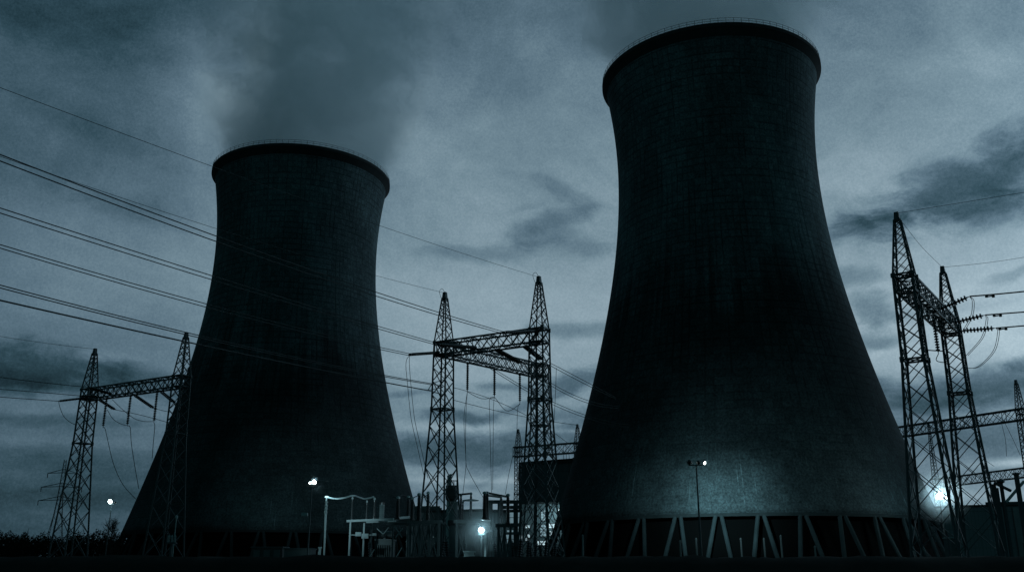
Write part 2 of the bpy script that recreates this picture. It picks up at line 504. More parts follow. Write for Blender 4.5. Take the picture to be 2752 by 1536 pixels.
# right far portals: their near mast stands behind the near cooling tower
a = P(2300, 1132, 250); b = P(2742, 1100, 212); a.z = b.z = 0
zb = P(2742, 1098, 212).z
far_portal('far lattice portal whose long beam crosses behind both right masts', a, b, zb, P(2742, 1020, 212).z)
a = P(2512, 1270, 290); b = P(2790, 1248, 255); a.z = b.z = 0
far_portal('lowest far lattice portal at the right, beam just above the lamp and roofs', a, b, P(2752, 1259, 262).z, P(2512, 1138, 290).z, .7)

# transmission pylon far left
py_c = P(176, 1235, 340); zp = py_c.z; py_c.z = 0
pyl = thing('transmission_pylon', 'distant three-arm transmission pylon behind the left portal mast', 'pylon', py_c)
mb = MB()
zz = bays(0, zp, 4.2, .5, .9)
lattice(mb, [corners(py_c, .35, mix(4.2, 1.0, min(1, z / (zp * .6))) if z < zp * .6 else mix(1.0, .35, (z - zp * .6) / (zp * .4)), z) for z in zz], .16, .08)
mb.build('mast', M['steel'], pyl)
for py, wl in ((1267, 5.0), (1304, 6.6), (1340, 7.0)):
    z = P(170, py, 340).z; mb = MB()
    for s in (-1, 1):
        tip = V((py_c.x + s * wl, py_c.y + s * 1.2, z - .6)); 
        mb.bar(V((py_c.x, py_c.y, z + 1.0)), tip, .2); mb.bar(V((py_c.x, py_c.y - .6, z - .3)), tip, .2)
        mb.bar(tip, tip - V((0, 0, 1.6)), .22)
    mb.build('cross_arm', M['steel'], pyl)

# ------------------------------------------------------------------ conductors
def wire(label, P0, u, pix, r=.04, ext=1.15, group=None, name='overhead_wire', cat='wire', deg=2, mat='wire', free=False):
    """a wire in the vertical plane through P0 along u, passing the photo points pix"""
    u = V((u[0], u[1], 0)).normalized()
    pts = [V(P0)] + [plane_pt(P0, u, *q) for q in pix]
    t = np.array([(q - pts[0]).dot(u) for q in pts]); z = np.array([q.z for q in pts])
    o = np.argsort(t)
    w = np.ones(len(t)); w[0] = 6
    co = np.polyfit(t, z, min(deg, len(t) - 1), w=w)
    te = t[np.argmax(np.abs(t))] * ext
    ts = np.linspace(0, te, 40)
    path = [V((P0.x, P0.y, 0)) + u * k + V((0, 0, float(np.polyval(co, k)))) for k in ts]
    mb = MB(); mb.tube(path, r, 5)
    return tag(mb.build(name, M[mat], base=path[0]), label, cat, group)
def curve3(label, pts, r=.03, group=None, name='drop_wire', cat='wire', mat='wire'):
    """smooth wire through given 3D points"""
    pts = [V(q) for q in pts]
    if len(pts) > 2:
        ext = [pts[0] * 2 - pts[1]] + pts + [pts[-1] * 2 - pts[-2]]; out = []
        for i in range(1, len(ext) - 2):
            a, b, c, d = ext[i - 1:i + 3]
            for k in range(8):
                t = k / 8
                out.append(.5 * ((2 * b) + (c - a) * t + (2 * a - 5 * b + 4 * c - d) * t * t + (3 * b - a - 3 * c + d) * t ** 3))
        out.append(pts[-1]); pts = out
    mb = MB(); mb.tube(pts, r, 5)
    return tag(mb.build(name, M[mat], base=pts[0]), label, cat, group)
def string(label, p, q, r=.21, twin=0.0, group=None, pitch=.27, mat='porcelain'):
    """cap and pin insulator string from p to q"""
    p, q = V(p), V(q); d = (q - p); L = d.length; d.normalize()
    side = d.cross(V((0, 0, 1))); side = side.normalized() if side.length > .1 else V((1, 0, 0))
    mb = MB()
    for s in ((-1, 1) if twin else (0,)):
        off = side * (twin * .5 * s)
        n = max(4, int((L - .5) / pitch)); prof = [(.035, 0), (.05, .2)]
        for i in range(n):
            t = .25 + (L - .5) * i / n; k = (L - .5) / n
            prof += [(.1, t), (r, t + k * .2), (r * .95, t + k * .55), (.1, t + k * .7)]
        prof += [(.05, L - .2), (.035, L)]
        mb.lathe(p + off, q + off, prof, 10)
    if twin:
        for e in (p + d * .1, q - d * .1): mb.bar(e - side * twin * .6, e + side * twin * .6, .12)
    return tag(mb.build('insulator_string', M[mat], base=p), label, 'insulator', group)
def beam_at(a, b, z, px, shift=V((0, 0, 0))):
    lo, hi = -.3, 1.3
    f = lambda t: proj(V((mix(a.x, b.x, t) + shift.x, mix(a.y, b.y, t) + shift.y, z)))[0] - px
    s0 = f(lo)
    for _ in range(50):
        m = (lo + hi) / 2
        if (f(m) > 0) == (s0 > 0): lo = m
        else: hi = m
    return V((mix(a.x, b.x, lo), mix(a.y, b.y, lo), z)) + shift

uC = V((-sin(tcn), cos(tcn), 0)); uC = uC if uC.y < 0 else -uC          # from the centre portal out over the left tower
uL = V((-sin(tl), cos(tl), 0)); uL = uL if uL.y < 0 else -uL
uR = V((sin(tr), -cos(tr), 0)); uR = uR if uR.x > 0 else -uR
GW = 'overhead line wires'
GI = 'tension insulator strings on the portals'
top = lambda c: V((c.x, c.y, ZTOP - .1))
# earth wires of the centre portal
wire('thin single earth wire, highest line crossing the upper left sky', top(C2), uC, [(1435, 738), (1023, 609), (564, 442), (0, 237)], .022, 1.7, GW)
wire('thin earth wire running just above the topmost twin pair at left', top(C1), uC, [(1181, 783), (1013, 737), (564, 612), (310, 527), (0, 418)], .024, 1.6, GW)
for c, lab in ((C1, 'left'), (C2, 'right')):
    e = top(c); pix = (1181, 783) if lab == 'left' else (1432, 739)
    q = plane_pt(e, uC, *pix)
    curve3('short bonding loop at the peak of the centre portal mast, %s one' % lab, [e, mix(e, q, .5) + V((0, 0, .5)), q, mix(e, q, .55) - V((0, 0, 1.0)), e - V((0, 0, 1.4))], .03, name='bonding_loop')
# three twin conductors on the centre portal
ZA = ZBB + .25
ph = [  # start on beam (px), string end, upper wire pix, lower wire pix
    (1441, (1352, 893), [(1320, 882), (1013, 783), (568, 631), (300, 533), (0, 412)], [(1320, 890), (1013, 793), (565, 645), (300, 548), (0, 430)], 'topmost'),
    (1278, (1178, 925), [(1166, 914), (1020, 876), (570, 741), (300, 657), (0, 557)], [(1166, 921), (1020, 885), (568, 750), (300, 668), (0, 572)], 'second'),
    (1178, (1101, 952), [(1090, 946), (1026, 935), (553, 815), (300, 745), (0, 657)], [(1090, 951), (1026, 942), (551, 823), (300, 754), (0, 667)], 'third')]
for bx, se, up, lo, nm in ph:
    b0 = beam_at(C1, C2, ZA if nm != 'topmost' else ZBT - .4, bx, uC * .9)
    q = plane_pt(b0, uC, *se)
    string('twin tension insulator string where the %s twin pair meets the centre portal' % nm, b0, q, .2, .42, GI)
    wire('upper wire of the %s twin conductor pair in the left sky' % nm, q + V((0, 0, .12)), uC, up, .045, 1.7, GW)
    wire('lower wire of the %s twin conductor pair in the left sky' % nm, q - V((0, 0, .12)), uC, lo, .045, 1.7, GW)
    for k in (.05, .085):
        pass
# rest of the long lines, ending on the far portal
eF2 = V((FC2.x, FC2.y, 38 + EYE - .2)); eF1 = beam_at(FC1, FC2, 33 + EYE, 1530)
cm = V((C1.x, C1.y, 0)) + uC * 1.3
b1, b2 = plane_pt(cm, uC, 1161, 1030), plane_pt(cm, uC, 1150, 1048)
mb = MB()
for q in (b1, b2):
    h = V((C1.x, C1.y, q.z)); mb.bar(q, h - uC * 0, .09); mb.bar(q, h + V((0, 0, 1.0)), .08)
mb.bar(b1, b2, .08); mb.build('bracket', M['steel'], gc)
wire('upper wire of the fourth twin pair, ending on a bracket of the centre left mast', b1, uC, [(1050, 1011), (534, 901), (300, 842), (0, 766)], .05, 1.6, GW)
wire('lower wire of the fourth twin pair, ending on a bracket of the centre left mast', b1 - V((0, 0, .15)), uC, [(1050, 1015), (534, 907), (300, 848), (0, 774)], .05, 1.6, GW)
wire('lowest thick line of the left sky, ending on a bracket of the centre left mast', b2, uC, [(1050, 1034), (521, 921), (300, 871), (0, 809)], .075, 1.6, GW)
wire('slack line from the centre left mast to the small far portal peak', eF2, uC, [(1421, 1121), (1219, 1074)], .06, 1.0, GW)
wire('upper slack line from the centre left mast to the small far portal beam', eF1, uC, [(1392, 1102), (1313, 1071), (1219, 1040)], .06, 1.0, GW)
# right of the centre portal: lines running away behind the near tower
for i, (bx, se, pts) in enumerate(((1409, (1456, 966), [(1485, 978), (1594, 1035)]), (1333, (1401, 975), [(1485, 1031), (1585, 1077)]), (1262, (1300, 1010), [(1485, 1079), (1575, 1115)]))):
    nm = ('upper', 'middle', 'lower')[i]
    b0 = beam_at(C1, C2, ZBB + .1, bx, uC * -.8)
    q = plane_pt(b0, uC, *se)
    if i < 2: string('%s tension string slanting down behind the centre portal beams' % nm, b0, q, .2, .45, GI)
    else: q = b0
    for k, dz in enumerate((.15, -.15)):
        wire('%s wire of the %s line running from the centre portal behind the near tower' % (('top', 'bottom')[k], nm), q + V((0, 0, dz)), uC, [(x, y + k * 7) for x, y in pts], .045, 1.5, GW)
# left portal
wire('very thin earth wire reaching the peak of the far left mast', top(L1), uL, [(225, 934), (150, 925), (0, 903)], .03, 3.0, GW)
for i, (bx, se, pix) in enumerate(((300, (240, 1040), [(150, 1031), (0, 1013)]), (260, (217, 1063), [(150, 1057), (0, 1045)]), (236, (158, 1077), [(100, 1073), (0, 1066)]))):
    nm = ('upper', 'middle', 'lowest')[i]
    b0 = beam_at(L1, L2, ZBB + .2, bx, uL * .8)
    q = plane_pt(b0, uL, *se)
    string('%s tension string on the outer side of the left portal' % nm, b0, q, .19, .4, GI)
    wire('%s of the three flat lines entering the left portal from the left edge' % nm, q, uL, pix, .055, 3.0, GW)
for i, (bx, se, pix) in enumerate(((267, (309, 1100), [(345, 1107), (446, 1133)]), (361, (413, 1096), [(440, 1103), (455, 1106)]), (432, (469, 1081), [(490, 1090), (520, 1100)]))):
    nm = ('left', 'middle', 'right')[i]
    b0 = beam_at(L1, L2, ZBB, bx, uL * -.8)
    q = plane_pt(b0, uL, *se)
    string('%s twin string slanting away under the left portal beam' % nm, b0, q, .17, .5, GI)
    wire('line running from the %s slanting string of the left portal towards the left tower' % nm, q, uL, pix, .05, 1.3, GW)
# right portal
wire('thin earth wire leaving the tallest right mast peak to the right edge', top(R1), uR, [(2450, 566), (2600, 542), (2752, 517)], .024, 2.6, GW)
wire('thin earth wire leaving the second right mast peak to the right edge', top(R2), uR, [(2570, 714), (2660, 705), (2752, 691)], .024, 2.6, GW)
curve3('thin slack wire joining the two right mast peaks', [top(R1) - V((-.3, 0, .7)), mix(top(R1), top(R2), .5) - V((0, 0, .55)), top(R2)], .022, name='overhead_wire', group=GW)
for i, (t, se, pix, lp) in enumerate(((.5, (2606, 796), [(2680, 790), (2752, 783)], [(2613, 810), (2609, 848), (2585, 893)]),
                                  (.82, (2648, 846), [(2700, 842), (2752, 838)], [(2650, 860), (2637, 907), (2596, 955)]),
                                  (1.03, (2677, 881), [(2715, 878), (2752, 875)], [(2681, 893), (2669, 942), (2630, 983), (2599, 989)]))):
    nm = ('upper', 'middle', 'lower')[i]
    b0 = V((mix(R1.x, R2.x, t), mix(R1.y, R2.y, t), ZBB + .5)) + uR * 1.0
    q = plane_pt(b0, uR, *se)
    string('%s horizontal insulator string pulling right from the right portal' % nm, b0, q, .33, 0, GI, .36)
    wire('%s conductor leaving the right portal through the right edge' % nm, q, uR, pix, .085, 3.0, GW)
    mb = MB(); c = plane_pt(q, uR, pix[0][0] - 20, pix[0][1] + 3); mb.bar(c - uR * .5 - V((0, 0, .12)), c + uR * .5 - V((0, 0, .12)), .12); mb.box(c.x - .5, c.x - .25, c.y - .1, c.y + .1, c.z - .25, c.z); mb.box(c.x + .25, c.x + .5, c.y - .1, c.y + .1, c.z - .25, c.z)
    tag(mb.build('vibration_damper', M['steel'], base=c), 'small damper weight on the %s conductor right of the right portal' % nm, 'damper', 'vibration dampers')
    for k in (0, 1):
        pts = [q + V((.1 * k, 0, -.05))] + [plane_pt(q, uR, x + 5 * k, y) for x, y in lp]
        curve3('%s strand of the jumper loop hanging below the %s right insulator string' % (('inner', 'outer')[k], nm), pts, .035, 'jumper loops of the right portal', 'jumper_loop')

# vertical strings and their drop wires
GV = 'hanging insulator strings'
ux = V((1, 0, 0))
for i, (bx, bot, dr) in enumerate(((1257, (1254, 1052), [[(1247, 1120), (1250, 1200), (1252, 1250), (1244, 1325)], [(1252, 1120), (1252, 1236), (1262, 1270), (1298, 1335)]]),
                                   (1329, (1329, 1066), [[(1316, 1072), (1316, 1120), (1321, 1322)], [(1327, 1080), (1326, 1120), (1324, 1315)]]),
                                   (1397, (1398, 1082), [[(1391, 1100), (1387, 1176), (1368, 1270), (1358, 1327)]]))):
    nm = ('left', 'middle', 'right')[i]
    b0 = beam_at(C1, C3, ZBB - .1, bx)
    q = V((b0.x, b0.y, plane_pt(b0, ux, *bot).z))
    string('%s one of the three insulator strings hanging from the lower centre beam' % nm, b0, q, .2, 0, GV)
    for k, d in enumerate(dr):
        curve3('%s wire dropping from the %s hanging string of the centre portal' % (('first', 'second')[k], nm), [q] + [plane_pt(q, ux, *z) for z in d], .035, 'drop wires of the centre portal')
    if i < 2:
        q2 = q
        nx_ = ((1329, 1068), (1398, 1085))[i]
        curve3('slack jumper between the %s hanging string and the next one' % nm, [q, plane_pt(q, ux, nx_[0] - 36, nx_[1] + (2 if i == 0 else 18)), plane_pt(q, ux, *nx_)], .04, 'jumpers under the centre portal', 'jumper_wire')
b0 = beam_at(C1, C2, ZA, 1178, uC * .9); q = plane_pt(b0, uC, 1101, 952)
for k in (0, 1):
    curve3('%s wire of the pair dropping left of the centre portal mast' % ('left', 'right')[k], [q] + [plane_pt(q, ux, x + 9 * k, y) for x, y in ((1091, 975), (1095, 1030), (1103, 1110), (1109, 1145), (1121, 1197), (1141, 1284))], .035, 'drop wires of the centre portal')
q = plane_pt(V((C2.x, C2.y + 4, 0)), ux, 1495, 988)
curve3('single straight wire dropping right of the centre portal', [q, plane_pt(q, ux, 1493, 1050), plane_pt(q, ux, 1488, 1150)], .035, 'drop wires of the centre portal')
for i, (bx, bot, dr) in enumerate(((287, (275, 1148), [(282, 1150), (288, 1175), (305, 1245), (330, 1300), (365, 1340)]),
                                   (352, (343, 1143), [(350, 1148), (353, 1190), (362, 1250), (373, 1312)]),
                                   (423, (412, 1134), [(416, 1145), (412, 1190), (409, 1230)]))):
    nm = ('left', 'middle', 'right')[i]
    b0 = beam_at(L1, L2, ZBB, bx)
    q = V((b0.x, b0.y, plane_pt(b0, ux, *bot).z))
    string('%s one of the three insulator strings hanging from the left portal beam' % nm, b0, q, .24, 0, GV)
    curve3('wire dropping from the %s hanging string of the left portal' % nm, [q] + [plane_pt(q, ux, *z) for z in dr], .05, 'drop wires of the left portal')
q = plane_pt(beam_at(L1, L2, ZBB, 236, uL * .8), uL, 158, 1077)
curve3('jumper loop hanging left of the far left mast', [q] + [plane_pt(q, ux, *z) for z in ((160, 1090), (171, 1117), (188, 1133), (206, 1142))], .045, 'jumpers of the left portal', 'jumper_loop')
for lab, zz in (('left', ((288, 1100), (304, 1125), (325, 1138), (343, 1143))), ('right', ((302, 1073), (330, 1100), (360, 1123), (385, 1131), (412, 1132)))):
    b = beam_at(L1, L2, ZBB, zz[0][0])
    curve3('%s slack jumper between hanging strings of the left portal' % lab, [plane_pt(b, ux, *z) for z in zz], .045, 'jumpers of the left portal', 'jumper_wire')
for i, (bx, bot) in enumerate(((2509, (2515, 950)), (2466, (2472, 936)))):
    b0 = beam_at(R1, R2, ZBB, bx)
    q = V((b0.x, b0.y, plane_pt(b0, ux, *bot).z))
    string(('insulator string hanging clear between the two right masts', 'insulator string hanging beside the inner leg of the tallest right mast')[i], b0, q, .25, 0, GV, .3)
    if i == 0: curve3('bent tube below the string between the two right masts', [q, plane_pt(q, ux, 2516, 966), plane_pt(q, ux, 2526, 972), plane_pt(q, ux, 2548, 974)], .05, name='busbar_tube', cat='busbar')
b0 = V((R1.x, R1.y, 0)); mb = MB()
q0, q1 = plane_pt(b0, ux, 2489, 940), plane_pt(b0, ux, 2534, 943); mb.tube([q0, q1], .06)
tag(mb.build('busbar_tube', M['wire'], base=q0), 'straight horizontal tube between the two right masts', 'busbar')

# ------------------------------------------------------------------ lamps
def spot(parent, loc, tgt, power, ang_, blend=1.0, col=(.52, .88, 1.0), rad_=.25):
    l = bpy.data.lights.new('floodlight_beam', 'SPOT'); l.energy = power; l.spot_size = ang_; l.spot_blend = blend
    l.color = col; l.shadow_soft_size = rad_
    o = bpy.data.objects.new('floodlight_beam', l); COL.objects.link(o)
    o.parent = parent; o.location = V(loc) - WORLD[parent.name]
    o.rotation_euler = (V(tgt) - V(loc)).to_track_quat('-Z', 'Y').to_euler()
def point(parent, loc, power, col=(.52, .88, 1.0), r=.3):
    l = bpy.data.lights.new('lamp_light', 'POINT'); l.energy = power; l.color = col; l.shadow_soft_size = r
    o = bpy.data.objects.new('lamp_light', l); COL.objects.link(o)
    o.parent = parent; o.location = V(loc) - WORLD[parent.name]
def lamp_post(label, head, r0=.13, heads=((0, 1, 'lens', .4),), bar=1.0, foot=True):
    """heads: (dx, facing, lens material, size); facing -1 looks at the camera, 1 away from it"""
    h = V(head)
    o = thing('floodlight_mast', label, 'floodlight', (h.x, h.y, 0), 'floodlight masts')
    mb = MB(); mb.tube([(h.x, h.y, 0), (h.x, h.y, h.z * .5), (h.x, h.y, h.z)], [r0 * 1.4, r0 * 1.1, r0 * .75], 8); mb.build('pole', M['steel'], o)
    mb = MB(); mb.bar((h.x - bar, h.y, h.z), (h.x + bar, h.y, h.z), .16); mb.build('crossbar', M['steel'], o)
    for dx, fc, lm, s in heads:
        c = h + V((dx, 0, .12 + s * .5)); mb = MB()
        # housing: a round drum, its domed lens tilted down
        d = V((.15 * fc if fc else .6, fc if fc else -.6, -.4)).normalized()
        k = s * .5
        mb.lathe(c - d * k * .9, c + d * k * .5, [(k * .35, 0), (k * .75, k * .35), (k * .95, k * .9), (k * 1.05, k * 1.35), (k * .9, k * 1.4)], 14)
        mb.bar(c - V((0, 0, s * .6)), c, .1)
        ho = mb.build('lamp_head', M['lamp_body'], o)
        mb = MB(); mb.lathe(c + d * (k * .5 + .01), c + d * k * 1.2, [(k * .92, 0), (k * .8, k * .25), (k * .5, k * .45), (k * .15, k * .55)], 14)
        mb.build('lens', M[lm], ho, smooth=True)
    return o
# near tower floodlight
hb = P(1871, 1249, 140)
lb = lamp_post('tall floodlight mast in front of the near tower, its heads turned to the wall', hb, .13, ((-.95, 1, 'lens', .75), (.35, 1, 'lens', .62), (1.15, 0, 'lens', .48)), 1.15)
def on_wall(T, px, py, r):
    d = ray(px, py); lo = None
    for k in np.linspace(60, 320, 6000):
        q = V((0, 0, EYE)) + d * float(k)
        if hypot(q.x - T.x, q.y - T.y) < rad(max(q.z, ZL)): return q
spot(lb, hb + V((-.95, .6, .6)), on_wall(T1, 1835, 1372, 0), 15000, radians(44))
spot(lb, hb + V((.35, .6, .6)), on_wall(T1, 1945, 1366, 0), 33000, radians(46))
spot(lb, hb + V((0, .7, .7)), on_wall(T1, 1955, 1340, 0), 9000, radians(96))
spot(lb, hb + V((1.15, .6, .6)), on_wall(T1, 2075, 1368, 0), 7000, radians(46))
# left tower floodlight
hl = P(838, 1304, 74)
ll = lamp_post('slim floodlight mast with two glaring heads in front of the left tower', hl, .06, ((-.12, -1, 'lens', .2), (.19, -1, 'lens', .36)), .4)
ts = hl + V((0, .75, .55))
spot(ll, ts, on_wall(T2, 875, 1372, 0), 115000, radians(22), rad_=.04)
mb = MB(); mb.add([ts + V(q) for q in ((-.9, .12, -.10), (.9, .12, -.10), (.9, 1.1, .006), (-.9, 1.1, .006), (-.9, .12, -.13), (.9, .12, -.13), (.9, 1.1, -.02), (-.9, 1.1, -.02))], [(0, 1, 2, 3), (7, 6, 5, 4), (4, 5, 1, 0), (5, 6, 2, 1), (6, 7, 3, 2), (7, 4, 0, 3)])
mb.bar(ts + V((0, .5, -.1)), hl + V((0, 0, -.3)), .08); mb.build('added_beam_shield', M['lamp_body'], ll)  # plate added to keep the tower beam off the pole and platform
spot(ll, hl + V((.1, .5, .1)), P(925, 1388, 90), 3200, radians(35))
mb = MB(); q = P(823, 1381, 74); mb.box(q.x - .35, q.x + .1, q.y - .1, q.y + .15, q.z - .1, q.z + .12)
mb.build('junction_box', M['pale_steel'], ll)
# far left lamp
hf = P(300, 1354, 172)
lf = lamp_post('small bright lamp on a thin pole left of the left tower', hf, .1, ((-.2, -1, 'lens', .85), (.5, 1, 'dimlens', .4)), .5)
point(lf, hf + V((0, -1, -.4)), 50)
# centre star lamp
hs = P(1294, 1434, 88)
ls = lamp_post('very bright lamp low in the switchyard, between two short posts', hs, .09, ((0, -1, 'lens', .54),), .3)
point(ls, hs + V((0, -.45, .42)), 200, r=.12)
# right lamp
hr = P(2526, 1342, 162)
lr = lamp_post('glaring lamp beside the right flank of the near tower, between the right masts', hr, .12, ((0, -1, 'lens', 1.2), (1.2, -1, 'dimlens', .6)), .8)
point(lr, hr + V((-.1, -.9, .9)), 1500, col=(.72, .95, 1.0))
point(lr, hr + V((.6, 1.0, .6)), 1000)

# ------------------------------------------------------------------ lit mist at the right lamp, added mist for halos at two others
def mist(label, c, r, dens, squash=1.0):
    m = bpy.data.materials.new('thin_mist'); m.use_nodes = True
    t = m.node_tree; t.nodes.clear(); nt = NT(t)
    out = nt.n('ShaderNodeOutputMaterial'); pv = nt.n('ShaderNodeVolumePrincipled'); t.links.new(pv.outputs[0], out.inputs['Volume'])
    tc = nt.n('ShaderNodeTexCoord').outputs['Object']
    ln = nt.n('ShaderNodeVectorMath', operation='LENGTH'); nt.put(ln.inputs[0], tc)
    q = nt.m('DIVIDE', ln.outputs['Value'], r)
    fall = nt.step(q, .15, .98, 1.0, 0.0)
    nz = nt.step(nt.noise(tc, 2.2 / r, 4.0, .6, .4), .3, .65, .35, 1.3)
    nt.put(pv.inputs['Density'], nt.mul(nt.mul(fall, nz), dens))
    pv.inputs['Color'].default_value = (.85, .95, 1, 1)
    bm = bmesh.new(); bmesh.ops.create_icosphere(bm, subdivisions=3, radius=r)
    me = bpy.data.meshes.new('mist'); bm.to_mesh(me); bm.free(); me.materials.append(m)
    o = bpy.data.objects.new('mist', me); COL.objects.link(o); o.location = c
    tag(o, label, 'mist', 'lit mist near the lamps')
mist('thin lit mist drifting round the glaring right lamp beside the near tower', hr + V((.6, .5, 1.0)), 5.5, .055)
mist('added mist making a halo round the bright low lamp of the switchyard', hs + V((0, 0, .5)), 3.4, .055)  # volume added to give this lamp its halo
mist('added mist making a halo round the floodlight mast before the left tower', hl + V((.1, .6, .3)), 2.4, .0045)  # volume added for the halo of the mast heads

# ------------------------------------------------------------------ switchyard
GS = 'post insulators of the switchyard'
def post_ins(label, px, yt, yb, Y, r=.16, mat='porcelain', cap=True, pale_to=None):
    t, b = P(px, yt, Y), P(px, yb, Y); t = V((b.x, b.y, t.z))
    o = thing('post_insulator', label, 'insulator', b, GS)
    L = t.z - b.z; n = int(L / .13); prof = [(r * 1.1, 0), (r * 1.1, .08)]
    for i in range(n):
        z = .1 + (L - .25) * i / n; k = (L - .25) / n; w = r * mix(1.0, .78, i / n)
        prof += [(w * .62, z), (w, z + k * .35), (w * .62, z + k * .7)]
    prof += [(r * .5, L - .12), (r * .5, L)]
    mb = MB(); mb.lathe(b, t, prof, 10); mb.build('shed_stack', M[mat], o)
    if cap:
        mb = MB(); mb.lathe(t, t + V((0, 0, .22)), [(r * .75, .002), (r * .75, .14), (r * .3, .22)], 10); mb.build('terminal', M['pale_steel'], o)
    return t + V((0, 0, .2))
YB = 91
# tall pale pole at the left end
t, b = P(878, 1334, YB), P(872, 1485, YB)
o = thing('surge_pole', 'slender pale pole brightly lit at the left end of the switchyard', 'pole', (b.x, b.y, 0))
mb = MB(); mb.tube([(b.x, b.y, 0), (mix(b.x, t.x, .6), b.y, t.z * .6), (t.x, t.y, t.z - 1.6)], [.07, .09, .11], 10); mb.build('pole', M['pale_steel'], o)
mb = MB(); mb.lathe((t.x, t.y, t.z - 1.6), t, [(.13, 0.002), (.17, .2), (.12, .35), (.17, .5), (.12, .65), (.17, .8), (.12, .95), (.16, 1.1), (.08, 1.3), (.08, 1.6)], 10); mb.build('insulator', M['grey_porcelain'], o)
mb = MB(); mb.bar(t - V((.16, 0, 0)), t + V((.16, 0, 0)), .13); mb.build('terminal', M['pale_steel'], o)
pole_top = t
# row of posts standing on the platform
row = [(944.5, 1340, 1396, 90, .13, 'first dark post insulator from the left on the lit platform'),
       (984, 1349, 1395, 92, .11, 'second, shorter thin post insulator on the lit platform'),
       (1004.5, 1342, 1394, 90, .15, 'third post insulator on the lit platform, left of the pale bushing'),
       (1068, 1339, 1394, 90, .24, 'thick dark post insulator at the right end of the lit platform'),
       (1096, 1337, 1390, 93, .22, 'dark post insulator just right of the lit platform'),
       (1107, 1341, 1396, 89, .2, 'dark post insulator close to the right of its twin, before the left tower edge'),
       (1125, 1330, 1398, 88, .26, 'thick dark post insulator against the sky beside the left tower edge'),
       (1149, 1326, 1398, 90, .22, 'dark post insulator behind the left leg of the centre mast'),
       (1238, 1333, 1398, 92, .17, 'post insulator right of the dark round tank'),
       (1243.5, 1351, 1398, 95, .13, 'short post insulator under the curved lead, right of the round tank'),
       (1265, 1328, 1398, 90, .17, 'post insulator carrying a wide flat disc, against the sky'),
       (1302, 1326, 1396, 86, .26, 'thick left insulator of the dark pair at the head of the steel frame'),
       (1308.5, 1326, 1396, 87, .24, 'thick right insulator of the dark pair at the head of the steel frame'),
       (1346.5, 1334, 1410, 90, .2, 'dark post insulator in front of the steel frame opening'),
       (1365, 1332, 1407, 86, .24, 'rightmost dark post insulator, beside the lit hall wall')]
tops = {}
for px, yt, yb, Y, r, lab in row:
    tops[px] = post_ins(lab, px, yt, yb, Y, r)
# disc on one post
c = P(1265, 1343, 90); mb = MB(); mb.lathe(c - V((0, 0, .08)), c + V((0, 0, .1)), [(.2, 0), (.75, .03), (.8, .08), (.25, .18)], 14)
tag(mb.build('corona_disc', M['steel'], base=c), 'wide flat disc on the post right of the round tank', 'disc')
# pale bushing
t, b = P(1026, 1349, 90), P(1025, 1402, 90); t.x = b.x
o = thing('bushing', 'pale thick bushing with a thin dark upper half on the lit platform', 'insulator', b, GS)
hm = mix(b.z, t.z, .5); mb = MB()
mb.lathe(b, (b.x, b.y, hm), [(.28, 0), (.26, .3), (.22, .35)] + [q for i in range(7) for q in ((.25, .4 + i * .18), (.21, .49 + i * .18))] + [(.14, hm - b.z)], 12); mb.build('lower_porcelain', M['grey_porcelain'], o)
mb = MB(); mb.lathe((b.x, b.y, hm), t, [(.12, 0.002), (.12, t.z - hm - .3), (.2, t.z - hm - .25), (.2, t.z - hm)], 10); mb.build('upper_porcelain', M['porcelain'], o)
# thick busbar conductor draped from the pole over the posts
pts = [pole_top] + [P(x, y, Y) for x, y, Y in ((893, 1338, 91), (910, 1339, 91), (928, 1336, 90.5), (943, 1331.5, 90), (952, 1331, 90), (962, 1334, 91), (978, 1339, 92), (992, 1337.5, 91), (1004, 1334, 90))]
curve3('thick pale cable draped from the lit pole over the first posts', pts, .075, name='busbar_cable', cat='cable', mat='pale_wire')
curve3('thin dark lead looping over the posts at the left tower edge', [P(*q) for q in ((1048, 1331, 90), (1058, 1335, 90), (1068, 1339, 90), (1078, 1330, 91), (1086, 1330, 92), (1096, 1337, 93), (1110, 1336, 90), (1125, 1331, 88), (1137, 1336, 89), (1149, 1328, 90))], .04, name='busbar_cable', cat='cable')
curve3('curved lead from the short post up to the flat disc', [P(*q) for q in ((1243.5, 1351, 95), (1247, 1346, 94), (1254, 1343, 92), (1265, 1342, 90))], .04, name='busbar_cable', cat='cable')
def tube_bus(label, pts, r=.09, mat='wire'):
    mb = MB(); mb.tube([P(*q) for q in pts], r, 8); return tag(mb.build('busbar_tube', M[mat], base=P(*pts[0])), label, 'busbar', 'rigid busbar tubes')
tube_bus('straight tube from the tank to the disc post', ((1232, 1328, 92), (1265, 1325, 90)))
tube_bus('upper tube from the dark insulator pair to the rightmost post', ((1300, 1323, 86), (1309, 1323, 87), (1347, 1331, 88), (1366, 1334, 86)), .10)
tube_bus('lower tube from the dark insulator pair to the rightmost post', ((1308, 1330, 87), (1346, 1335, 90)), .09)
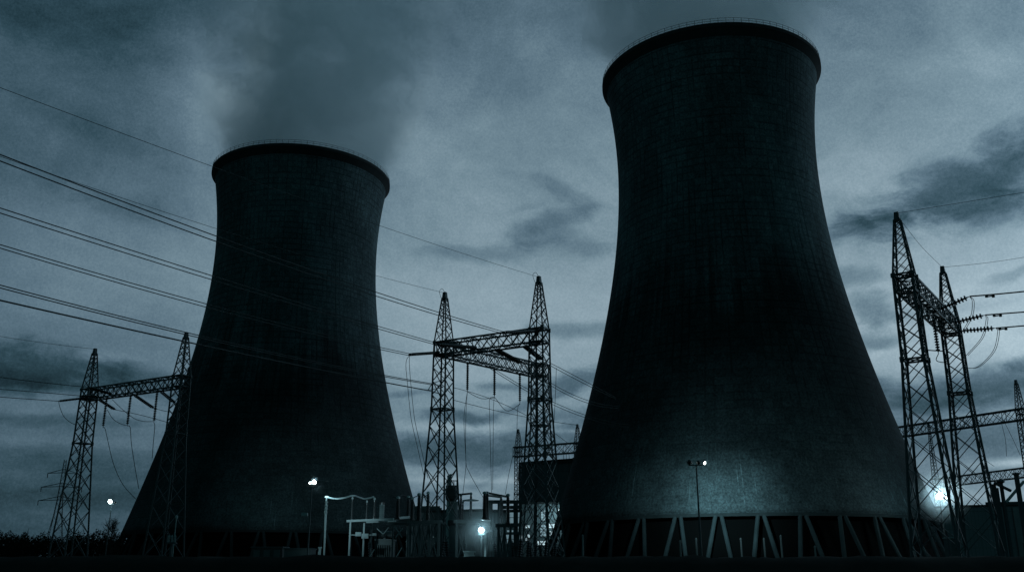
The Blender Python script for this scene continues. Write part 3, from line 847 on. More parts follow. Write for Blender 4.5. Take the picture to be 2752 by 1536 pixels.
# lit platform on legs
cpl = P(1010, 1400, 90)
pf = thing('steel_platform', 'pale steel platform on legs, front beam brightly lit', 'steel frame', (cpl.x, cpl.y, 0))
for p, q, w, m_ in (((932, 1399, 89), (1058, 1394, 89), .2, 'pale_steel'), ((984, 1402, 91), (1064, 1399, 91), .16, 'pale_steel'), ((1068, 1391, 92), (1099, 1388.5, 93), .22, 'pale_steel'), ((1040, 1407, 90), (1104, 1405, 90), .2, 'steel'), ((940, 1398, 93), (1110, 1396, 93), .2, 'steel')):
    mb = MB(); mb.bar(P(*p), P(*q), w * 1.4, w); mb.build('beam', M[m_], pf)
def down(p): return V((p.x, p.y, 0))
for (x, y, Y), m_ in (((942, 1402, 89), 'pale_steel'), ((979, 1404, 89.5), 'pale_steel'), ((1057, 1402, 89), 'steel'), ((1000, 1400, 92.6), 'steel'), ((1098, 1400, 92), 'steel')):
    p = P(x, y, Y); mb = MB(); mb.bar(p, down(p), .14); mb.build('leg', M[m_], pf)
for p, q in (((938, 1436, 89), (999, 1436, 89)), ((1013, 1419, 90), (1030, 1434, 90)), ((1030, 1434, 90.2), (1044, 1416, 90.2)), ((1061, 1413, 90), (1081, 1444, 90)), ((1082, 1418, 90), (1063, 1443, 90)), ((1080, 1470, 89), (1062, 1500, 89)), ((1006, 1475, 89), (990, 1500, 89))):
    mb = MB(); mb.bar(P(*p), P(*q), .07); mb.build('brace', M['pale_steel'], pf)
# drive boxes on the platform
for x, y, s, lab in ((963, 1434, .25, 'small pale drive box on the left crossbar of the lit platform'), (981, 1439, .3, 'pale drive box below the crossbar on the second platform leg'), (1006, 1435, .16, 'tiny round pale lamp cap beside the platform crossbar')):
    c = P(x, y, 88.7); mb = MB(); mb.box(c.x - s, c.x + s, c.y - .15, c.y + .15, c.z - s * .7, c.z + s * .7); mb.box(c.x - s * .4, c.x + s * .4, c.y - .25, c.y - .152, c.z - s * .3, c.z + s * .4)
    tag(mb.build('drive_box', M['pale_steel'], base=c), lab, 'box')
# transformer under the platform
c0, c1 = P(1012, 1446, 95), P(1056, 1446, 95)
tfm = thing('transformer', 'dark finned transformer standing under the lit platform', 'transformer', ((c0.x + c1.x) / 2, 95, 0))
mb = MB(); mb.box(c0.x, c1.x, 94.6, 97, .4, c0.z - .2); mb.box(c0.x - .1, c1.x + .1, 94.5, 97.1, c0.z - .198, c0.z - .05); mb.build('tank', M['trafo'], tfm)
mb = MB()
for k in range(9):
    x = mix(c0.x + .1, c1.x - .1, k / 8); mb.box(x - .04, x + .04, 94.05, 94.59, .9, c0.z - .6)
mb.build('radiator', M['trafo'], tfm)
mb = MB(); mb.tube([(c0.x + .3, 95.8, c0.z + .45), (c1.x - .2, 95.8, c0.z + .45)], .33, 12); mb.build('conservator', M['trafo'], tfm)
mb = MB(); mb.lathe(((c0.x + c1.x) / 2, 94.9, c0.z - .05), ((c0.x + c1.x) / 2, 94.9, c0.z + .8), [(.14, 0)] + [q for i in range(5) for q in ((.14, .1 + i * .12), (.09, .16 + i * .12))] + [(.06, .85)], 10); mb.build('bushing', M['porcelain'], tfm)
# pale column building
a, b = P(1093, 1412, 99), P(1108, 1412, 99)
o = thing('relay_kiosk', 'narrow tall pale concrete kiosk right of the lit platform', 'kiosk', ((a.x + b.x) / 2, 99, 0))
mb = MB(); mb.box(a.x, b.x, 99, 101, 0, a.z); mb.build('wall', M['concrete'], o)
mb = MB(); mb.box(a.x - .12, b.x + .12, 98.88, 101.12, a.z + .002, a.z + .16); mb.build('roof', M['dark_conc'], o)
mb = MB(); mb.box(a.x + .1, a.x + .32, 98.95, 98.998, 0, 2.1); mb.build('door', M['trafo'], o)
# low huts and cabinets
def hut(label, x0, x1, yt, Y, depth, mat, cat='hut', seams=2, name='equipment_hut', roof='pale_steel'):
    a, b = P(x0, yt, Y), P(x1, yt, Y)
    o = thing(name, label, cat, ((a.x + b.x) / 2, Y, 0))
    mb = MB(); mb.box(a.x, b.x, Y, Y + depth, 0, a.z - .12); mb.build('wall', M[mat], o)
    mb = MB(); mb.box(a.x - .08, b.x + .08, Y - .1, Y + depth + .1, a.z - .118, a.z); mb.build('roof', M[roof], o)
    for k in range(seams):
        x = mix(a.x, b.x, (k + .55) / (seams + .1)); mb = MB(); w = min(.5, (b.x - a.x) / seams * .3)
        mb.box(x - w, x + w, Y - .03, Y - .002, .15, a.z - .35); mb.build('door', M['trafo'], o)
    return o
hut('low grey hut with a lit roof edge below the left tower', 764, 836, 1471, 96, 2.5, 'trafo', roof='steel')
hut('longer dark low hut further left below the left tower', 676, 760, 1467, 104, 3, 'tank', seams=3, roof='steel')
hut('small square white cabinet glowing in the lamp light', 1247, 1274, 1479, 89.6, 1, 'pale_steel', 'cabinet', 0, 'white_cabinet')
for k, (x, yt, Y, lab) in enumerate(((860, 1472, 95, 'short pale post right of the low grey hut'), (1304, 1431, 89, 'short post close to the right of the bright low lamp'), (1289, 1440, 90, 'dark post just left of the bright low lamp'), (1320, 1452, 88, 'short dark post standing right of the bright low lamp'))):
    q = P(x, yt, Y); o = thing('switchyard_post', lab, 'post', (q.x, Y, 0), 'short switchyard posts')
    mb = MB(); mb.bar(q, down(q), .2); mb.build('shaft', M['pale_steel' if k < 2 else 'steel'], o)
    mb = MB(); mb.box(q.x - .16, q.x + .16, Y - .16, Y + .16, q.z + .002, q.z + .12); mb.box(q.x - .13, q.x + .13, Y - .18, Y - .105, q.z - .9, q.z - .3); mb.build('cap', M['pale_steel' if k < 2 else 'steel'], o)
# line of thin posts before the near tower legs
for k, (x, yt) in enumerate(((1566, 1440), (1828, 1455), (1871, 1449), (1991, 1449), (2053, 1449), (2098, 1441), (2190, 1470))):
    q = P(x, yt, 151); mb = MB(); mb.tube([(q.x, 151, 0), q], [.16, .13], 8)
    mb.lathe(q, q + V((0, 0, .3)), [(.15, 0.002), (.17, .12), (.05, .3)], 8)
    tag(mb.build('fence_post', M['concrete'], base=(q.x, 151, 0)), 'thin pale post standing in front of the near tower legs, %s from the left' % ('first', 'second', 'third', 'fourth', 'fifth', 'sixth', 'seventh')[k], 'post', 'thin posts before the near tower')

# second frames: disconnector racks in the middle
def rack(label, x0, x1, yt, Y, depth, n=2, mat='steel', brace=True):
    a, b = P(x0, yt, Y), P(x1, yt, Y)
    o = thing('disconnector_rack', label, 'steel frame', ((a.x + b.x) / 2, Y, 0), 'dark steel racks')
    for d in (0, depth):
        mb = MB(); mb.bar((a.x - .3, Y + d, a.z), (b.x + .3, Y + d, a.z), .25, .3); mb.build('beam', M[mat], o)
        for k in range(n + 1):
            x = mix(a.x, b.x, k / n); mb = MB(); mb.bar((x, Y + d, 0), (x, Y + d, a.z - .15), .22); mb.build('leg', M[mat], o)
            if brace and k < n:
                x2 = mix(a.x, b.x, (k + 1) / n); mb = MB(); mb.bar((x, Y + d, a.z * .45), (x2, Y + d, a.z - .3), .1); mb.bar((x2, Y + d - .12, a.z * .45), (x, Y + d - .12, a.z - .3), .1); mb.build('brace', M[mat], o)
    return o
rack('long dark rack under the posts around the centre left mast', 1104, 1180, 1401, 89, 3, 3)
rack('dark rack under the posts right of the round tank', 1228, 1310, 1400, 90, 4, 3)
rack('narrow dark rack below the rightmost posts', 1340, 1372, 1411, 86, 5, 2)
rack('low dark rack with crossed bars behind the centre left mast', 1112, 1176, 1362, 118, 3, 2)

# circuit breakers crowding the yard behind the racks
br0 = thing('circuit_breaker', 'dark two-headed circuit breaker in the crowded row behind the racks', 'circuit breaker', (0, 0, 0), 'circuit breakers of the switchyard')
mb = MB()
for x in (-.5, .5):
    for y in (-.3, .3): mb.bar((x, y, 0), (x, y, 2.6), .12)
mb.bar((-.5, -.3, .3), (.5, -.3, 2.5), .07); mb.bar((.5, -.3, .3), (-.5, -.3, 2.5), .07); mb.build('stand', M['steel'], br0)
mb = MB(); mb.tube([(-.95, 0, 2.95), (.95, 0, 2.95)], [.36, .36], 12); mb.build('tank', M['trafo'], br0)
for x in (-.7, .7):
    mb = MB(); mb.lathe((x, 0, 3.2), (x * 1.35, 0, 5.6), [(.2, 0)] + [q for i in range(9) for q in ((.24, .1 + i * .24), (.13, .22 + i * .24))] + [(.06, 2.35), (.06, 2.6)], 10); mb.build('bushing', M['porcelain'], br0)
mb = MB(); mb.box(-.42, .42, -.62, -.302, .7, 1.9); mb.build('control_box', M['trafo'], br0)
first = True
for px, Y in ((1118, 100), (1142, 104), (1166, 99), (1190, 106), (1222, 101), (1248, 106), (1322, 99), (1352, 112), (1376, 98), (1398, 104), (1420, 112), (1446, 104), (1472, 116), (1016, 106), (1078, 108)):
    q = P(px, 1480, Y); o = br0 if first else dup(br0, (0, 0, 0)); first = False
    o.location = (q.x, Y, 0); o.rotation_euler.z = random.uniform(-.25, .25)

# steel frame with an opening to the sky
a, b = P(1313, 1345, 105), P(1402, 1345, 105)
o = thing('pipe_gantry', 'heavy dark steel frame with a square opening to the sky', 'steel frame', ((a.x + b.x) / 2, 105, 0))
mb = MB(); mb.bar((a.x - .3, 105, a.z - .1), (b.x + .6, 105, b.z - .1), .5, .36); mb.build('beam', M['steel'], o)
for x, w, yb in ((1318, .5, 0), (1345, .62, 0), (1386, .5, 0)):
    q = P(x, 1347, 105); mb = MB(); mb.bar(q - V((0, 0, .22)), down(q), w); mb.build('post', M['steel'], o)
for x0, x1, y, w in ((1345, 1403, 1362, .34), (1340, 1400, 1409, .3), (1345, 1400, 1432, .22), (1345, 1405, 1463, .3)):
    p, q = P(x0, y, 104.6), P(x1, y, 104.6); mb = MB(); mb.bar(p, q, .4, w); mb.build('beam', M['steel'], o)

# round dark tank with two pale pipes
c = P(1214, 1346, 150); t = P(1214, 1304, 150); rr = (P(1231, 1320, 150) - P(1196, 1320, 150)).x / 2
o = thing('header_tank', 'dark rounded tank on a grey pedestal behind the centre left mast', 'tank', (c.x, c.y, 0))
H_ = t.z - c.z; mb = MB()
mb.lathe((c.x, c.y, c.z), (c.x, c.y, t.z), [(rr * .62, 0), (rr * .92, H_ * .12), (rr, H_ * .35), (rr, H_ * .8), (rr * .92, H_ * .9), (rr * .96, H_ * .92), (rr * .96, H_)], 24); mb.build('vessel', M['tank'], o, smooth=False)
mb = MB(); mb.lathe((c.x + .3, c.y, 0), (c.x + .3, c.y, c.z), [(rr * .68, 0), (rr * .68, c.z - .002)], 20); mb.build('pedestal', M['concrete'], o)
mb = MB()
for k in range(10):
    th = 2 * pi * k / 10; mb.bar((c.x + rr * .9 * cos(th), c.y + rr * .9 * sin(th), t.z + .002), (c.x + rr * .9 * cos(th), c.y + rr * .9 * sin(th), t.z + .75), .06)
mb.tube([(c.x + rr * .9 * cos(2 * pi * k / 20), c.y + rr * .9 * sin(2 * pi * k / 20), t.z + .75) for k in range(21)], .04, 4)
mb.build('railing', M['steel'], o)
for x, yt, lab in ((1205, 1281, 'pale thin chimney pipe left above the round tank'), (1211, 1277, 'taller pale thin chimney pipe right above the round tank')):
    q = P(x, yt, 185); mb = MB(); mb.tube([down(q), q], [.32, .22], 10); mb.lathe(q, q + V((0, 0, .3)), [(.26, .002), (.26, .3)], 10)
    tag(mb.build('chimney_pipe', M['pale_steel'], base=down(q)), lab, 'chimney', 'thin chimney pipes')

# ------------------------------------------------------------------ buildings
def building(label, x0, x1, yt, Y, depth, mat, yt2=None, roof='dark_conc', name='industrial_building', parapet=.5, group=None):
    a, b = P(x0, yt, Y), P(x1, yt if yt2 is None else yt2, Y)
    o = thing(name, label, 'building', ((a.x + b.x) / 2, Y, 0), group)
    za, zb_ = a.z, b.z
    mb = MB()
    vs = [(a.x, Y, 0), (b.x, Y, 0), (b.x, Y + depth, 0), (a.x, Y + depth, 0), (a.x, Y, za - parapet), (b.x, Y, zb_ - parapet), (b.x, Y + depth, zb_ - parapet), (a.x, Y + depth, za - parapet)]
    mb.add(vs, [(3, 2, 1, 0), (4, 5, 6, 7), (0, 1, 5, 4), (1, 2, 6, 5), (2, 3, 7, 6), (3, 0, 4, 7)]); mb.build('wall', M[mat], o)
    mb = MB(); e = .18
    vs = [(a.x - e, Y - e, za - parapet + .002), (b.x + e, Y - e, zb_ - parapet + .002), (b.x + e, Y + depth + e, zb_ - parapet + .002), (a.x - e, Y + depth + e, za - parapet + .002), (a.x - e, Y - e, za), (b.x + e, Y - e, zb_), (b.x + e, Y + depth + e, zb_), (a.x - e, Y + depth + e, za)]
    mb.add(vs, [(3, 2, 1, 0), (4, 5, 6, 7), (0, 1, 5, 4), (1, 2, 6, 5), (2, 3, 7, 6), (3, 0, 4, 7)]); mb.build('roof', M[roof], o)
    return o
def window(o, x0, x1, y0, y1, Y, mat='window', mull=(2, 2)):
    a, b = P(x0, y1, Y), P(x1, y0, Y); ya = Y - .06
    mb = MB(); w = .045
    for i in range(mull[0] + 1):
        x = mix(a.x, b.x, i / mull[0]); mb.box(x - w, x + w, ya - .08, ya - .012, a.z, b.z)
    for i in range(mull[1] + 1):
        z = mix(a.z, b.z, i / mull[1]); mb.box(a.x - w, b.x + w, ya - .1, ya - .082, z - w, z + w)
    fr = mb.build('window', M['tank'], o)
    mb = MB(); mb.box(a.x, b.x, ya - .01, ya + .05, a.z, b.z); mb.build('pane', M[mat], fr)
# boiler hall
bh = building('tall dark boiler hall with sloping roofline, left of the near tower', 1396, 1600, 1241, 262, 40, 'brick', 1226, name='boiler_hall', parapet=1.2)
a, b = P(1535, 1228, 266), P(1600, 1214, 266); mb = MB()
mb.add([(a.x, 266, a.z - .4), (b.x, 266, a.z - .4), (b.x, 290, a.z - .4), (a.x, 290, a.z - .4), (a.x + 1.5, 266, a.z + .6), (b.x, 266, b.z + 1.5), (b.x, 290, b.z + 1.5), (a.x + 1.5, 290, a.z + .6)], [(3, 2, 1, 0), (4, 5, 6, 7), (0, 1, 5, 4), (1, 2, 6, 5), (2, 3, 7, 6), (3, 0, 4, 7)])
mb.build('roof_monitor', M['clad_dark'], bh)
# lit lower annexe in front of the hall
an = building('pale annexe with lit windows at the foot of the boiler hall', 1402, 1512, 1348, 236, 14, 'clad', name='lit_annexe')
for x0, x1, y0, y1 in ((1475, 1495, 1406, 1418), (1477, 1492, 1425, 1438), (1444, 1468, 1452, 1464), (1476, 1487, 1449, 1464), (1401, 1406, 1436, 1460), (1412, 1424, 1410, 1418), (1418, 1424, 1434, 1460), (1412, 1416, 1444, 1452)):
    window(an, x0, x1, y0, y1, 236)
for x0, x1, y0, y1 in ((1452, 1468, 1408, 1440), (1454, 1466, 1370, 1400)): window(an, x0, x1, y0, y1, 236, 'dimglow', (2, 4))
# hall behind the steel frame; pane glow stands in for a lamp-lit wall
gh = building('low hall behind the steel frame, pane glow standing in for lamp-lit wall', 1312, 1401, 1368, 172, 18, 'clad', name='glow_wall_hall')
for x0, x1, y0, y1 in ((1368, 1400, 1374, 1405), (1362, 1398, 1413, 1429), (1358, 1398, 1435, 1460)): window(gh, x0, x1, y0, y1, 172, 'dimglow', (2, 2))
# long dark switch house
sh = building('long dark switch house across the middle, behind the centre left mast', 1120, 1318, 1370, 200, 18, 'brick', 1366, name='switch_house')
for x0, x1, y0, y1, m_ in ((1150, 1166, 1434, 1444, 'dimglow'), (1170, 1187, 1435, 1445, 'dimglow'), (1218, 1223, 1434, 1442, 'dimglow')): window(sh, x0, x1, y0, y1, 200, m_, (2, 1))
building('lower flat-roofed block in front of the switch house, behind the bright low lamp', 1208, 1312, 1397, 104, 9, 'brick', name='control_block')
rb_ = building('dark right-hand hall with flat roof behind the right masts', 2530, 2800, 1357, 232, 26, 'clad', 1352, name='turbine_hall')
a, b = P(2720, 1362, 231.7), P(2739, 1362, 231.7); mb = MB(); mb.box(a.x, b.x, 231.5, 231.99, 0, a.z); mb.build('pilaster', M['concrete'], rb_)
# roof lamp on annexe
q = P(1508, 1362, 233); o = thing('wall_lamp', 'bright wall lamp where the boiler hall meets the near tower', 'lamp', q)
mb = MB(); mb.box(q.x - .5, q.x + .5, 233.2, 235.9, q.z - .1, q.z + .1); mb.build('bracket', M['steel'], o)
mb = MB(); mb.lathe(q - V((0, 0, 2.0)), q - V((0, 0, .1)), [(.15, 0), (.5, .5), (.6, 1.4), (.3, 1.898)], 10); mb.build('lens', M['dimlens'], o)
point(o, q + V((-1.5, -1.5, -1.5)), 600)

# right-hand switch gear
def strut(mb, p, q, w): mb.bar(P(*p), P(*q), w)
o = thing('disconnector', 'tilted disconnector arms on dark posts at the bottom right corner', 'disconnector', down(P(2690, 1345, 120)))
for x, xt, yt, w in ((2671, 2669, 1300, .45), (2681, 2678, 1310, .35), (2698, 2690, 1298, .34)):
    q = P(xt, yt, 120); mb = MB(); mb.bar(q, down(q), w); mb.build('post', M['steel'], o)
mb = MB(); strut(mb, (2672, 1296, 119.5), (2717, 1318, 119.5), .3); mb.build('arm', M['steel'], o)
mb = MB(); q = P(2689, 1292, 120); mb.lathe(q - V((0, 0, .3)), q + V((0, 0, .3)), [(.2, 0), (.5, .2), (.45, .4), (.1, .6)], 10); mb.build('cap', M['steel'], o)
mb = MB(); strut(mb, (2704, 1348, 118.5), (2752, 1292, 118.5), .28); mb.build('strut', M['pale_steel'], o)
mb = MB(); strut(mb, (2650, 1352, 121), (2752, 1350, 121), .35); mb.build('beam', M['steel'], o)
q = P(2731, 1275, 96); o = thing('gantry_post', 'stout dark post near the right edge, in front of the turbine hall', 'post', down(q))
mb = MB(); mb.bar(q, down(q), .34); mb.build('shaft', M['steel'], o)
mb = MB(); mb.box(q.x - .25, q.x + .25, q.y - .25, q.y + .25, q.z + .002, q.z + .2); mb.box(q.x - .3, q.x - .175, q.y - .2, q.y + .2, 3, 5); mb.build('cap', M['steel'], o)
hut('small dark kiosk with a pale roof edge between the right masts', 2552, 2570, 1442, 130, 2, 'brick', 'kiosk', 1)
# thin drop wires at the right
for k, pts in enumerate((((2690, 1130), (2702, 1180), (2705, 1225)), ((2698, 1130), (2725, 1185), (2742, 1222)), ((2648, 1236), (2672, 1252)))):
    curve3('thin slack wire under the far right beam, %s' % ('left one', 'right one', 'lowest short one')[k], [P(x, y, 214) for x, y in pts], .05, 'drop wires of the far right portal')
for k, (x, y0, y1) in enumerate(((1512, 1209, 1234), (1520, 1208, 1234), (1527, 1208, 1232))):
    curve3('thin wire hanging under the small far beam, %s' % ('left', 'middle', 'right')[k], [P(x, y0, 248), P(x + 2, (y0 + y1) / 2, 248), P(x + 3, y1, 248)], .06, 'drop wires of the small far portal')
# small pale equipment between the left portal legs and the left tower
q = P(462, 1448, 140); o = thing('voltage_transformer', 'small pale instrument transformer shining low before the left tower', 'transformer', down(q))
mb = MB(); mb.bar(down(q), q - V((0, 0, .6)), .3); mb.build('stand', M['steel'], o)
mb = MB(); mb.box(q.x - .7, q.x + .7, 139.6, 140.4, q.z - .598, q.z - .4); mb.build('beam', M['steel'], o)
for dx in (-.45, 0, .45):
    mb = MB(); mb.lathe((q.x + dx, 140, q.z - .398), (q.x + dx, 140, q.z + .6), [(.16, 0)] + [z for i in range(5) for z in ((.18, .1 + i * .16), (.12, .18 + i * .16))] + [(.08, 1.0)], 8); mb.build('insulator', M['grey_porcelain'], o)
q = P(474, 1394, 142); mb = MB(); mb.tube([down(q), q], [.09, .07], 6); mb.lathe(q, q + V((0, 0, .6)), [(.1, .002), (.22, .2), (.2, .45), (.05, .6)], 8)
tag(mb.build('surge_arrester', M['pale_steel'], base=down(q)), 'thin pole with a pale knob before the left tower, behind the portal leg', 'pole')

# ------------------------------------------------------------------ trees
def crown_mesh(mb, c, rx, ry, rz, n, size):
    for _ in range(n):
        d = V(rng.normal(size=3)).normalized(); k = float(rng.uniform(.45, 1.0)) ** .6
        lump = .8 + .25 * sin(d.x * 5 + c.x) * cos(d.z * 6 + d.y * 4)
        p = c + V((d.x * rx, d.y * ry, d.z * rz)) * (k * lump)
        a = V(rng.normal(size=3)).normalized() * size * float(rng.uniform(.5, 1.3)); b = a.cross(V(rng.normal(size=3))).normalized() * size * .6
        mb.add([p - a, p + b, p + a, p - b], [(0, 1, 2, 3)])
def tree(label, px, ytop, Y, w, name='tree', n=1500, bare=False):
    t = P(px, ytop, Y); o = thing(name, label, 'tree', down(t))
    H = t.z; mb = MB(); b = down(t)
    mb.tube([b, b + V((.2, 0, H * .4)), b + V((0, .1, H * .8))], [.3, .2, .06], 7)
    tips = []
    for k in range(26 if bare else 9):
        z = H * float(rng.uniform(.22, .85)); th = float(rng.uniform(0, 2 * pi)); L = w * float(rng.uniform(.5, 1)) * (1.15 - z / H)
        p0 = b + V((0, 0, z)); p1 = p0 + V((cos(th) * L * .5, sin(th) * L * .5, L * .55)); p2 = p1 + V((cos(th + .4) * L * .4, sin(th + .4) * L * .4, L * .6))
        mb.tube([p0, p1, p2], [.1, .06, .025], 5); tips += [p1, p2]
    mb.build('trunk', M['bark'], o)
    mb = MB()
    if bare:
        for p in tips:
            for _ in range(14):
                d = V(rng.normal(size=3)).normalized() * float(rng.uniform(.5, 1.3)); mb.bar(p, p + d + V((0, 0, .4)), .035)
        mb.build('twigs', M['bark'], o)
    else:
        for k in range(6):
            c = b + V((float(rng.uniform(-.6, .6)) * w, float(rng.uniform(-.6, .6)) * w, H * float(rng.uniform(.5, .82))))
            crown_mesh(mb, c, w * .55, w * .55, H * .2, n // 3, .22)
        mb.build('crown', M['foliage'], o)
tree('broad rounded dark tree at the left edge skyline', 70, 1414, 225, 7.0)
tree('second rounded dark tree just right of the broad one on the left skyline', 12, 1420, 240, 5.0)
tree('dark bushy tree between the legs of the left portal mast', 188, 1404, 230, 3.2)
tree('low dark tree right of the left portal mast', 255, 1420, 228, 5.0)
tree('bare leafless tree beside the foot of the left tower', 306, 1382, 210, 3.6, 'bare_tree', bare=True)
mb = MB()
for px in range(-60, 345, 7):
    top_ = P(px, 1431 + 6 * sin(px * .05) + 4 * sin(px * .13 + 1), 236)
    c = V((top_.x, 236 + float(rng.uniform(-4, 4)), top_.z * .55)); crown_mesh(mb, c, 2.4, 2.5, top_.z * .48, 620, .24)
tag(mb.build('distant_wood', M['foliage']), 'dark mass of distant woodland along the left skyline', 'woodland', kind='stuff')

# ------------------------------------------------------------------ sky and light
w = bpy.data.worlds.new('World'); scene.world = w; w.use_nodes = True
t = w.node_tree; t.nodes.clear(); nt = NT(t)
SUN_AZ, SUN_EL = radians(62), radians(1.0)
dirv = nt.n('ShaderNodeTexCoord').outputs['Generated']
x, y, z = nt.sep(dirv)
U = nt.mul(nt.m('ARCTAN2', x, y), 180 / pi); Vv = nt.mul(nt.m('ARCSINE', z), 180 / pi)
uu = [-28, -16, -4, 8, 20, 30]; vv = [4, 8, 12, 17, 24, 32]
W = [-13.5, -6.4, 13.9, -5.1, 12.8, 9.0, 14.5, 3.9, 1.0, 1.7, -16.6, -19.9, 10.4, 9.0, 23.9, 15.7, 23.7, 34.1, 25.2, 25.7, 27.3, 15.7, 6.9, 17.8, 5.0, 12.7, 18.3, 14.2, 10.1, 10.0, -9.9, -4.8, -4.9, 3.2, -0.4, 4.8]
# gentle warping so that cloud edges wander
wv = nt.xyz(nt.mul(U, .06), nt.mul(Vv, .12), 3.0)
wn = nt.noise(wv, 1.0, 4.0, .55); wn2 = nt.noise(nt.xyz(nt.mul(U, .07), nt.mul(Vv, .15), 17.0), 1.0, 4.0, .55)
Uw = nt.add(U, nt.mul(nt.sub(wn, .5), 5.0)); Vw = nt.add(Vv, nt.mul(nt.sub(wn2, .5), 3.0))
gu = [nt.gauss(Uw, c, 8.5) for c in uu]; gv = [nt.gauss(Vw, c, 4.2) for c in vv]
G = nt.add(54.0, nt.mul(nt.mul(nt.gauss(U, 18.0, 48.0), nt.gauss(Vv, 14.0, 40.0)), 75.0))
for j in range(6):
    row_ = None
    for i in range(6):
        q = nt.mul(gu[i], W[j * 6 + i]); row_ = q if row_ is None else nt.add(row_, q)
    G = nt.add(G, nt.mul(row_, gv[j]))
# streaky stratus low down, soft billows higher
st = nt.noise(nt.xyz(nt.mul(U, .11), nt.mul(Vv, .30), 1.0), 1.0, 7.0, .62, .5)
low = nt.step(Vv, 8.0, 20.0, 1.0, .25)
G = nt.add(G, nt.mul(nt.mul(nt.sub(st, .5), 62.0), low))
bl = nt.noise(nt.xyz(nt.mul(U, .09), nt.mul(Vv, .13), 8.0), 1.0, 6.0, .6, .8)
G = nt.add(G, nt.mul(nt.mul(nt.sub(bl, .5), 74.0), nt.step(Vv, 12.0, 24.0, .2, 1.0)))
# ragged dark clouds and bright gaps; positions are directions in the sky (azimuth, elevation)
def azel(x, y):
    d = ray(x, y); return math.degrees(atan2(d.x, d.y)), math.degrees(math.asin(d.z / d.length))
cn1 = nt.noise(nt.xyz(nt.mul(Uw, .30), nt.mul(Vw, .62), 2.0), 1.0, 7.0, .64, .4)
cn2 = nt.noise(nt.xyz(nt.mul(Uw, .42), nt.mul(Vw, .80), 33.0), 1.0, 7.0, .64, .4)
def cloud(G, i, x, y, hw, hh, rot, depth):
    u0, v0 = azel(x, y); su, sv = hw * .0233, hh * .0222
    c, s_ = cos(radians(rot)), sin(radians(rot))
    a = nt.add(nt.mul(nt.sub(Uw, u0), c), nt.mul(nt.sub(Vw, v0), s_)); b = nt.sub(nt.mul(nt.sub(Vw, v0), c), nt.mul(nt.sub(Uw, u0), s_))
    m = nt.mul(nt.gauss(a, 0.0, su), nt.gauss(b, 0.0, sv))
    k = nt.step(nt.add(m, nt.mul(nt.mul(nt.sub((cn1, cn2)[i % 2], .5), 1.5), nt.m('MULTIPLY', m, 4.0, clamp=True))), .12, 1.05)
    return nt.sub(G, nt.mul(k, depth))
for i, q in enumerate((
    (2650, 482, 310, 95, 14, 62), (2710, 560, 120, 55, 0, 34), (2340, 622, 190, 42, 6, 40), (2335, 838, 75, 45, 0, 44), (2350, 915, 80, 26, 0, 44), (2300, 745, 90, 34, 0, 32),
    (2600, 1035, 420, 56, 3, 66), (2740, 960, 70, 16, 0, 44), (2720, 755, 70, 14, 14, 24), (2480, 850, 160, 22, 4, 18),
    (1500, 530, 120, 28, -20, 22), (1485, 590, 150, 32, 12, 28), (1430, 640, 110, 24, 0, 24), (1540, 662, 130, 28, 0, 25), (1290, 675, 190, 24, 0, 25), (1380, 560, 60, 14, 10, 12),
    (1560, 890, 120, 30, 0, 34), (1545, 1045, 120, 42, 10, 52), (1370, 1050, 80, 16, 0, 36), (1240, 1130, 110, 17, 0, 46), (1410, 1108, 100, 16, 10, 36), (1250, 1212, 330, 58, 0, 50), (1120, 1060, 90, 14, 0, 26), (1530, 1140, 100, 26, 0, 32), (1180, 1325, 120, 12, 0, 20),
    (110, 982, 310, 58, -4, 48), (400, 995, 150, 30, 0, 28), (170, 1125, 260, 22, 0, 20), (300, 1265, 400, 26, 0, 16), (100, 1330, 200, 16, 0, 10),
    (350, 570, 170, 34, -8, 16), (150, 60, 300, 90, -10, 12), (60, 1010, 200, 30, 0, 16), (2560, 1090, 300, 26, 0, 20), (2600, 1175, 420, 50, 0, 26), (200, 1330, 500, 50, 0, 14), (200, 1225, 400, 22, 0, 14), (860, 470, 200, 40, 0, 10), (200, 330, 220, 40, -15, 12))): G = cloud(G, i, *q)
def bright(G, x, y, hw, hh, k):
    u0, v0 = azel(x, y)
    return nt.add(G, nt.mul(nt.mul(nt.gauss(Uw, u0, hw * .0233), nt.gauss(Vv, v0, hh * .0222)), k))
for q in ((2720, 1242, 90, 11, 55), (1250, 1290, 220, 10, 24), (1240, 1150, 170, 15, 24), (1545, 1157, 60, 6, 22), (690, 110, 60, 110, 26), (545, 265, 120, 140, 26), (1180, 260, 160, 130, 12), (1350, 120, 200, 90, 10), (280, 960, 60, 14, 14), (250, 1190, 260, 20, 12), (2560, 1330, 200, 14, 16)): G = bright(G, *q)
mo_ = nt.noise(nt.xyz(nt.mul(U, .55), nt.mul(Vv, .75), 5.0), 1.0, 6.0, .65, .3)
G = nt.add(G, nt.mul(nt.sub(mo_, .5), 17.0))
gr_ = nt.noise(dirv, 430.0, 3.0, .85)
G = nt.add(G, nt.mul(nt.sub(gr_, .5), 38.0))
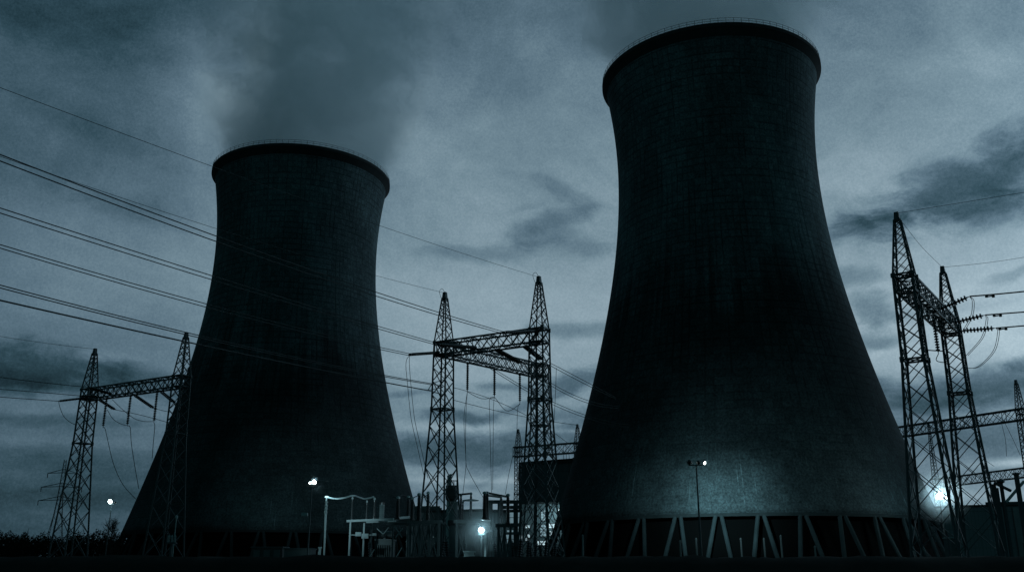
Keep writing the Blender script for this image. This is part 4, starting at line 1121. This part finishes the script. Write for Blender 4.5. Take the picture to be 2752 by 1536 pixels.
# sunset side to the right, night behind the viewer
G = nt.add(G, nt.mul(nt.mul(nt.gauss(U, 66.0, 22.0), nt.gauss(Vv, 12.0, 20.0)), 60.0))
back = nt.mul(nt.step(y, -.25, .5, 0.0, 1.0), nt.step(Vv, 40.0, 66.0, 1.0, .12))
cr = nt.n('ShaderNodeValToRGB'); el = cr.color_ramp.elements
def lin(c): return tuple((v / 255 / 12.92) if v / 255 <= .04045 else ((v / 255 + .055) / 1.055) ** 2.4 for v in c)
stops = [(20, (8, 20, 27)), (40, (21, 41, 50)), (55, (33, 56, 66)), (70, (46, 71, 83)), (90, (66, 90, 104)), (112, (88, 112, 127)), (135, (112, 136, 149)), (162, (141, 163, 175)), (190, (170, 191, 201))]
while len(el) < len(stops): el.new(.5)
for e, (p_, c_) in zip(el, stops): e.position = p_ / 200; e.color = (*lin(c_), 1)
nt.put(cr.inputs[0], nt.mul(G, 1 / 200))
sky = nt.n('ShaderNodeTexSky', sky_type='NISHITA'); sky.sun_disc = False; sky.sun_elevation = SUN_EL; sky.sun_rotation = SUN_AZ
sk = nt.n('ShaderNodeVectorMath', operation='SCALE'); nt.put(sk.inputs[0], sky.outputs[0]); sk.inputs['Scale'].default_value = .004
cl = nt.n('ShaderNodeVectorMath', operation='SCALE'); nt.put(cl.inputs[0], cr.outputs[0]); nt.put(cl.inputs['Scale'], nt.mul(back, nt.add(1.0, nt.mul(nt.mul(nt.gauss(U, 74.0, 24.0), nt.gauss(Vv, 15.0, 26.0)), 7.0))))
bk_ = nt.n('ShaderNodeVectorMath', operation='SCALE'); bk_.inputs[0].default_value = (.010, .043, .052); nt.put(bk_.inputs['Scale'], nt.sub(1.0, back))
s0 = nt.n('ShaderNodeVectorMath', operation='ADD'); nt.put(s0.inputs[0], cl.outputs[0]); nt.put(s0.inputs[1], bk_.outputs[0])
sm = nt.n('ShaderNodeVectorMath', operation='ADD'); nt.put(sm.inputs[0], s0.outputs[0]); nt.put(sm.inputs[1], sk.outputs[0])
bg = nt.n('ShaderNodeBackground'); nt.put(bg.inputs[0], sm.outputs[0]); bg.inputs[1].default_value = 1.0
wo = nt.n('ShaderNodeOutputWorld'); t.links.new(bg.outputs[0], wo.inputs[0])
sl = bpy.data.lights.new('sun', 'SUN'); sl.energy = .012; sl.angle = radians(25); sl.color = (.85, .97, 1.0)
so = bpy.data.objects.new('sun', sl); COL.objects.link(so)
sd = V((sin(SUN_AZ) * cos(radians(8)), cos(SUN_AZ) * cos(radians(8)), sin(radians(8))))
so.rotation_euler = sd.to_track_quat('Z', 'Y').to_euler(); so.location = (0, 0, 200)

# ------------------------------------------------------------------ render settings
scene.view_settings.view_transform = 'Standard'; scene.view_settings.look = 'None'
scene.view_settings.exposure = 0; scene.view_settings.gamma = 1
scene.render.engine = 'CYCLES'
cy = scene.cycles
cy.max_bounces = 6; cy.diffuse_bounces = 3; cy.glossy_bounces = 2; cy.volume_bounces = 2; cy.transparent_max_bounces = 8
cy.caustics_reflective = False; cy.caustics_refractive = False
cy.use_denoising = True
cy.sample_clamp_indirect = 2.0
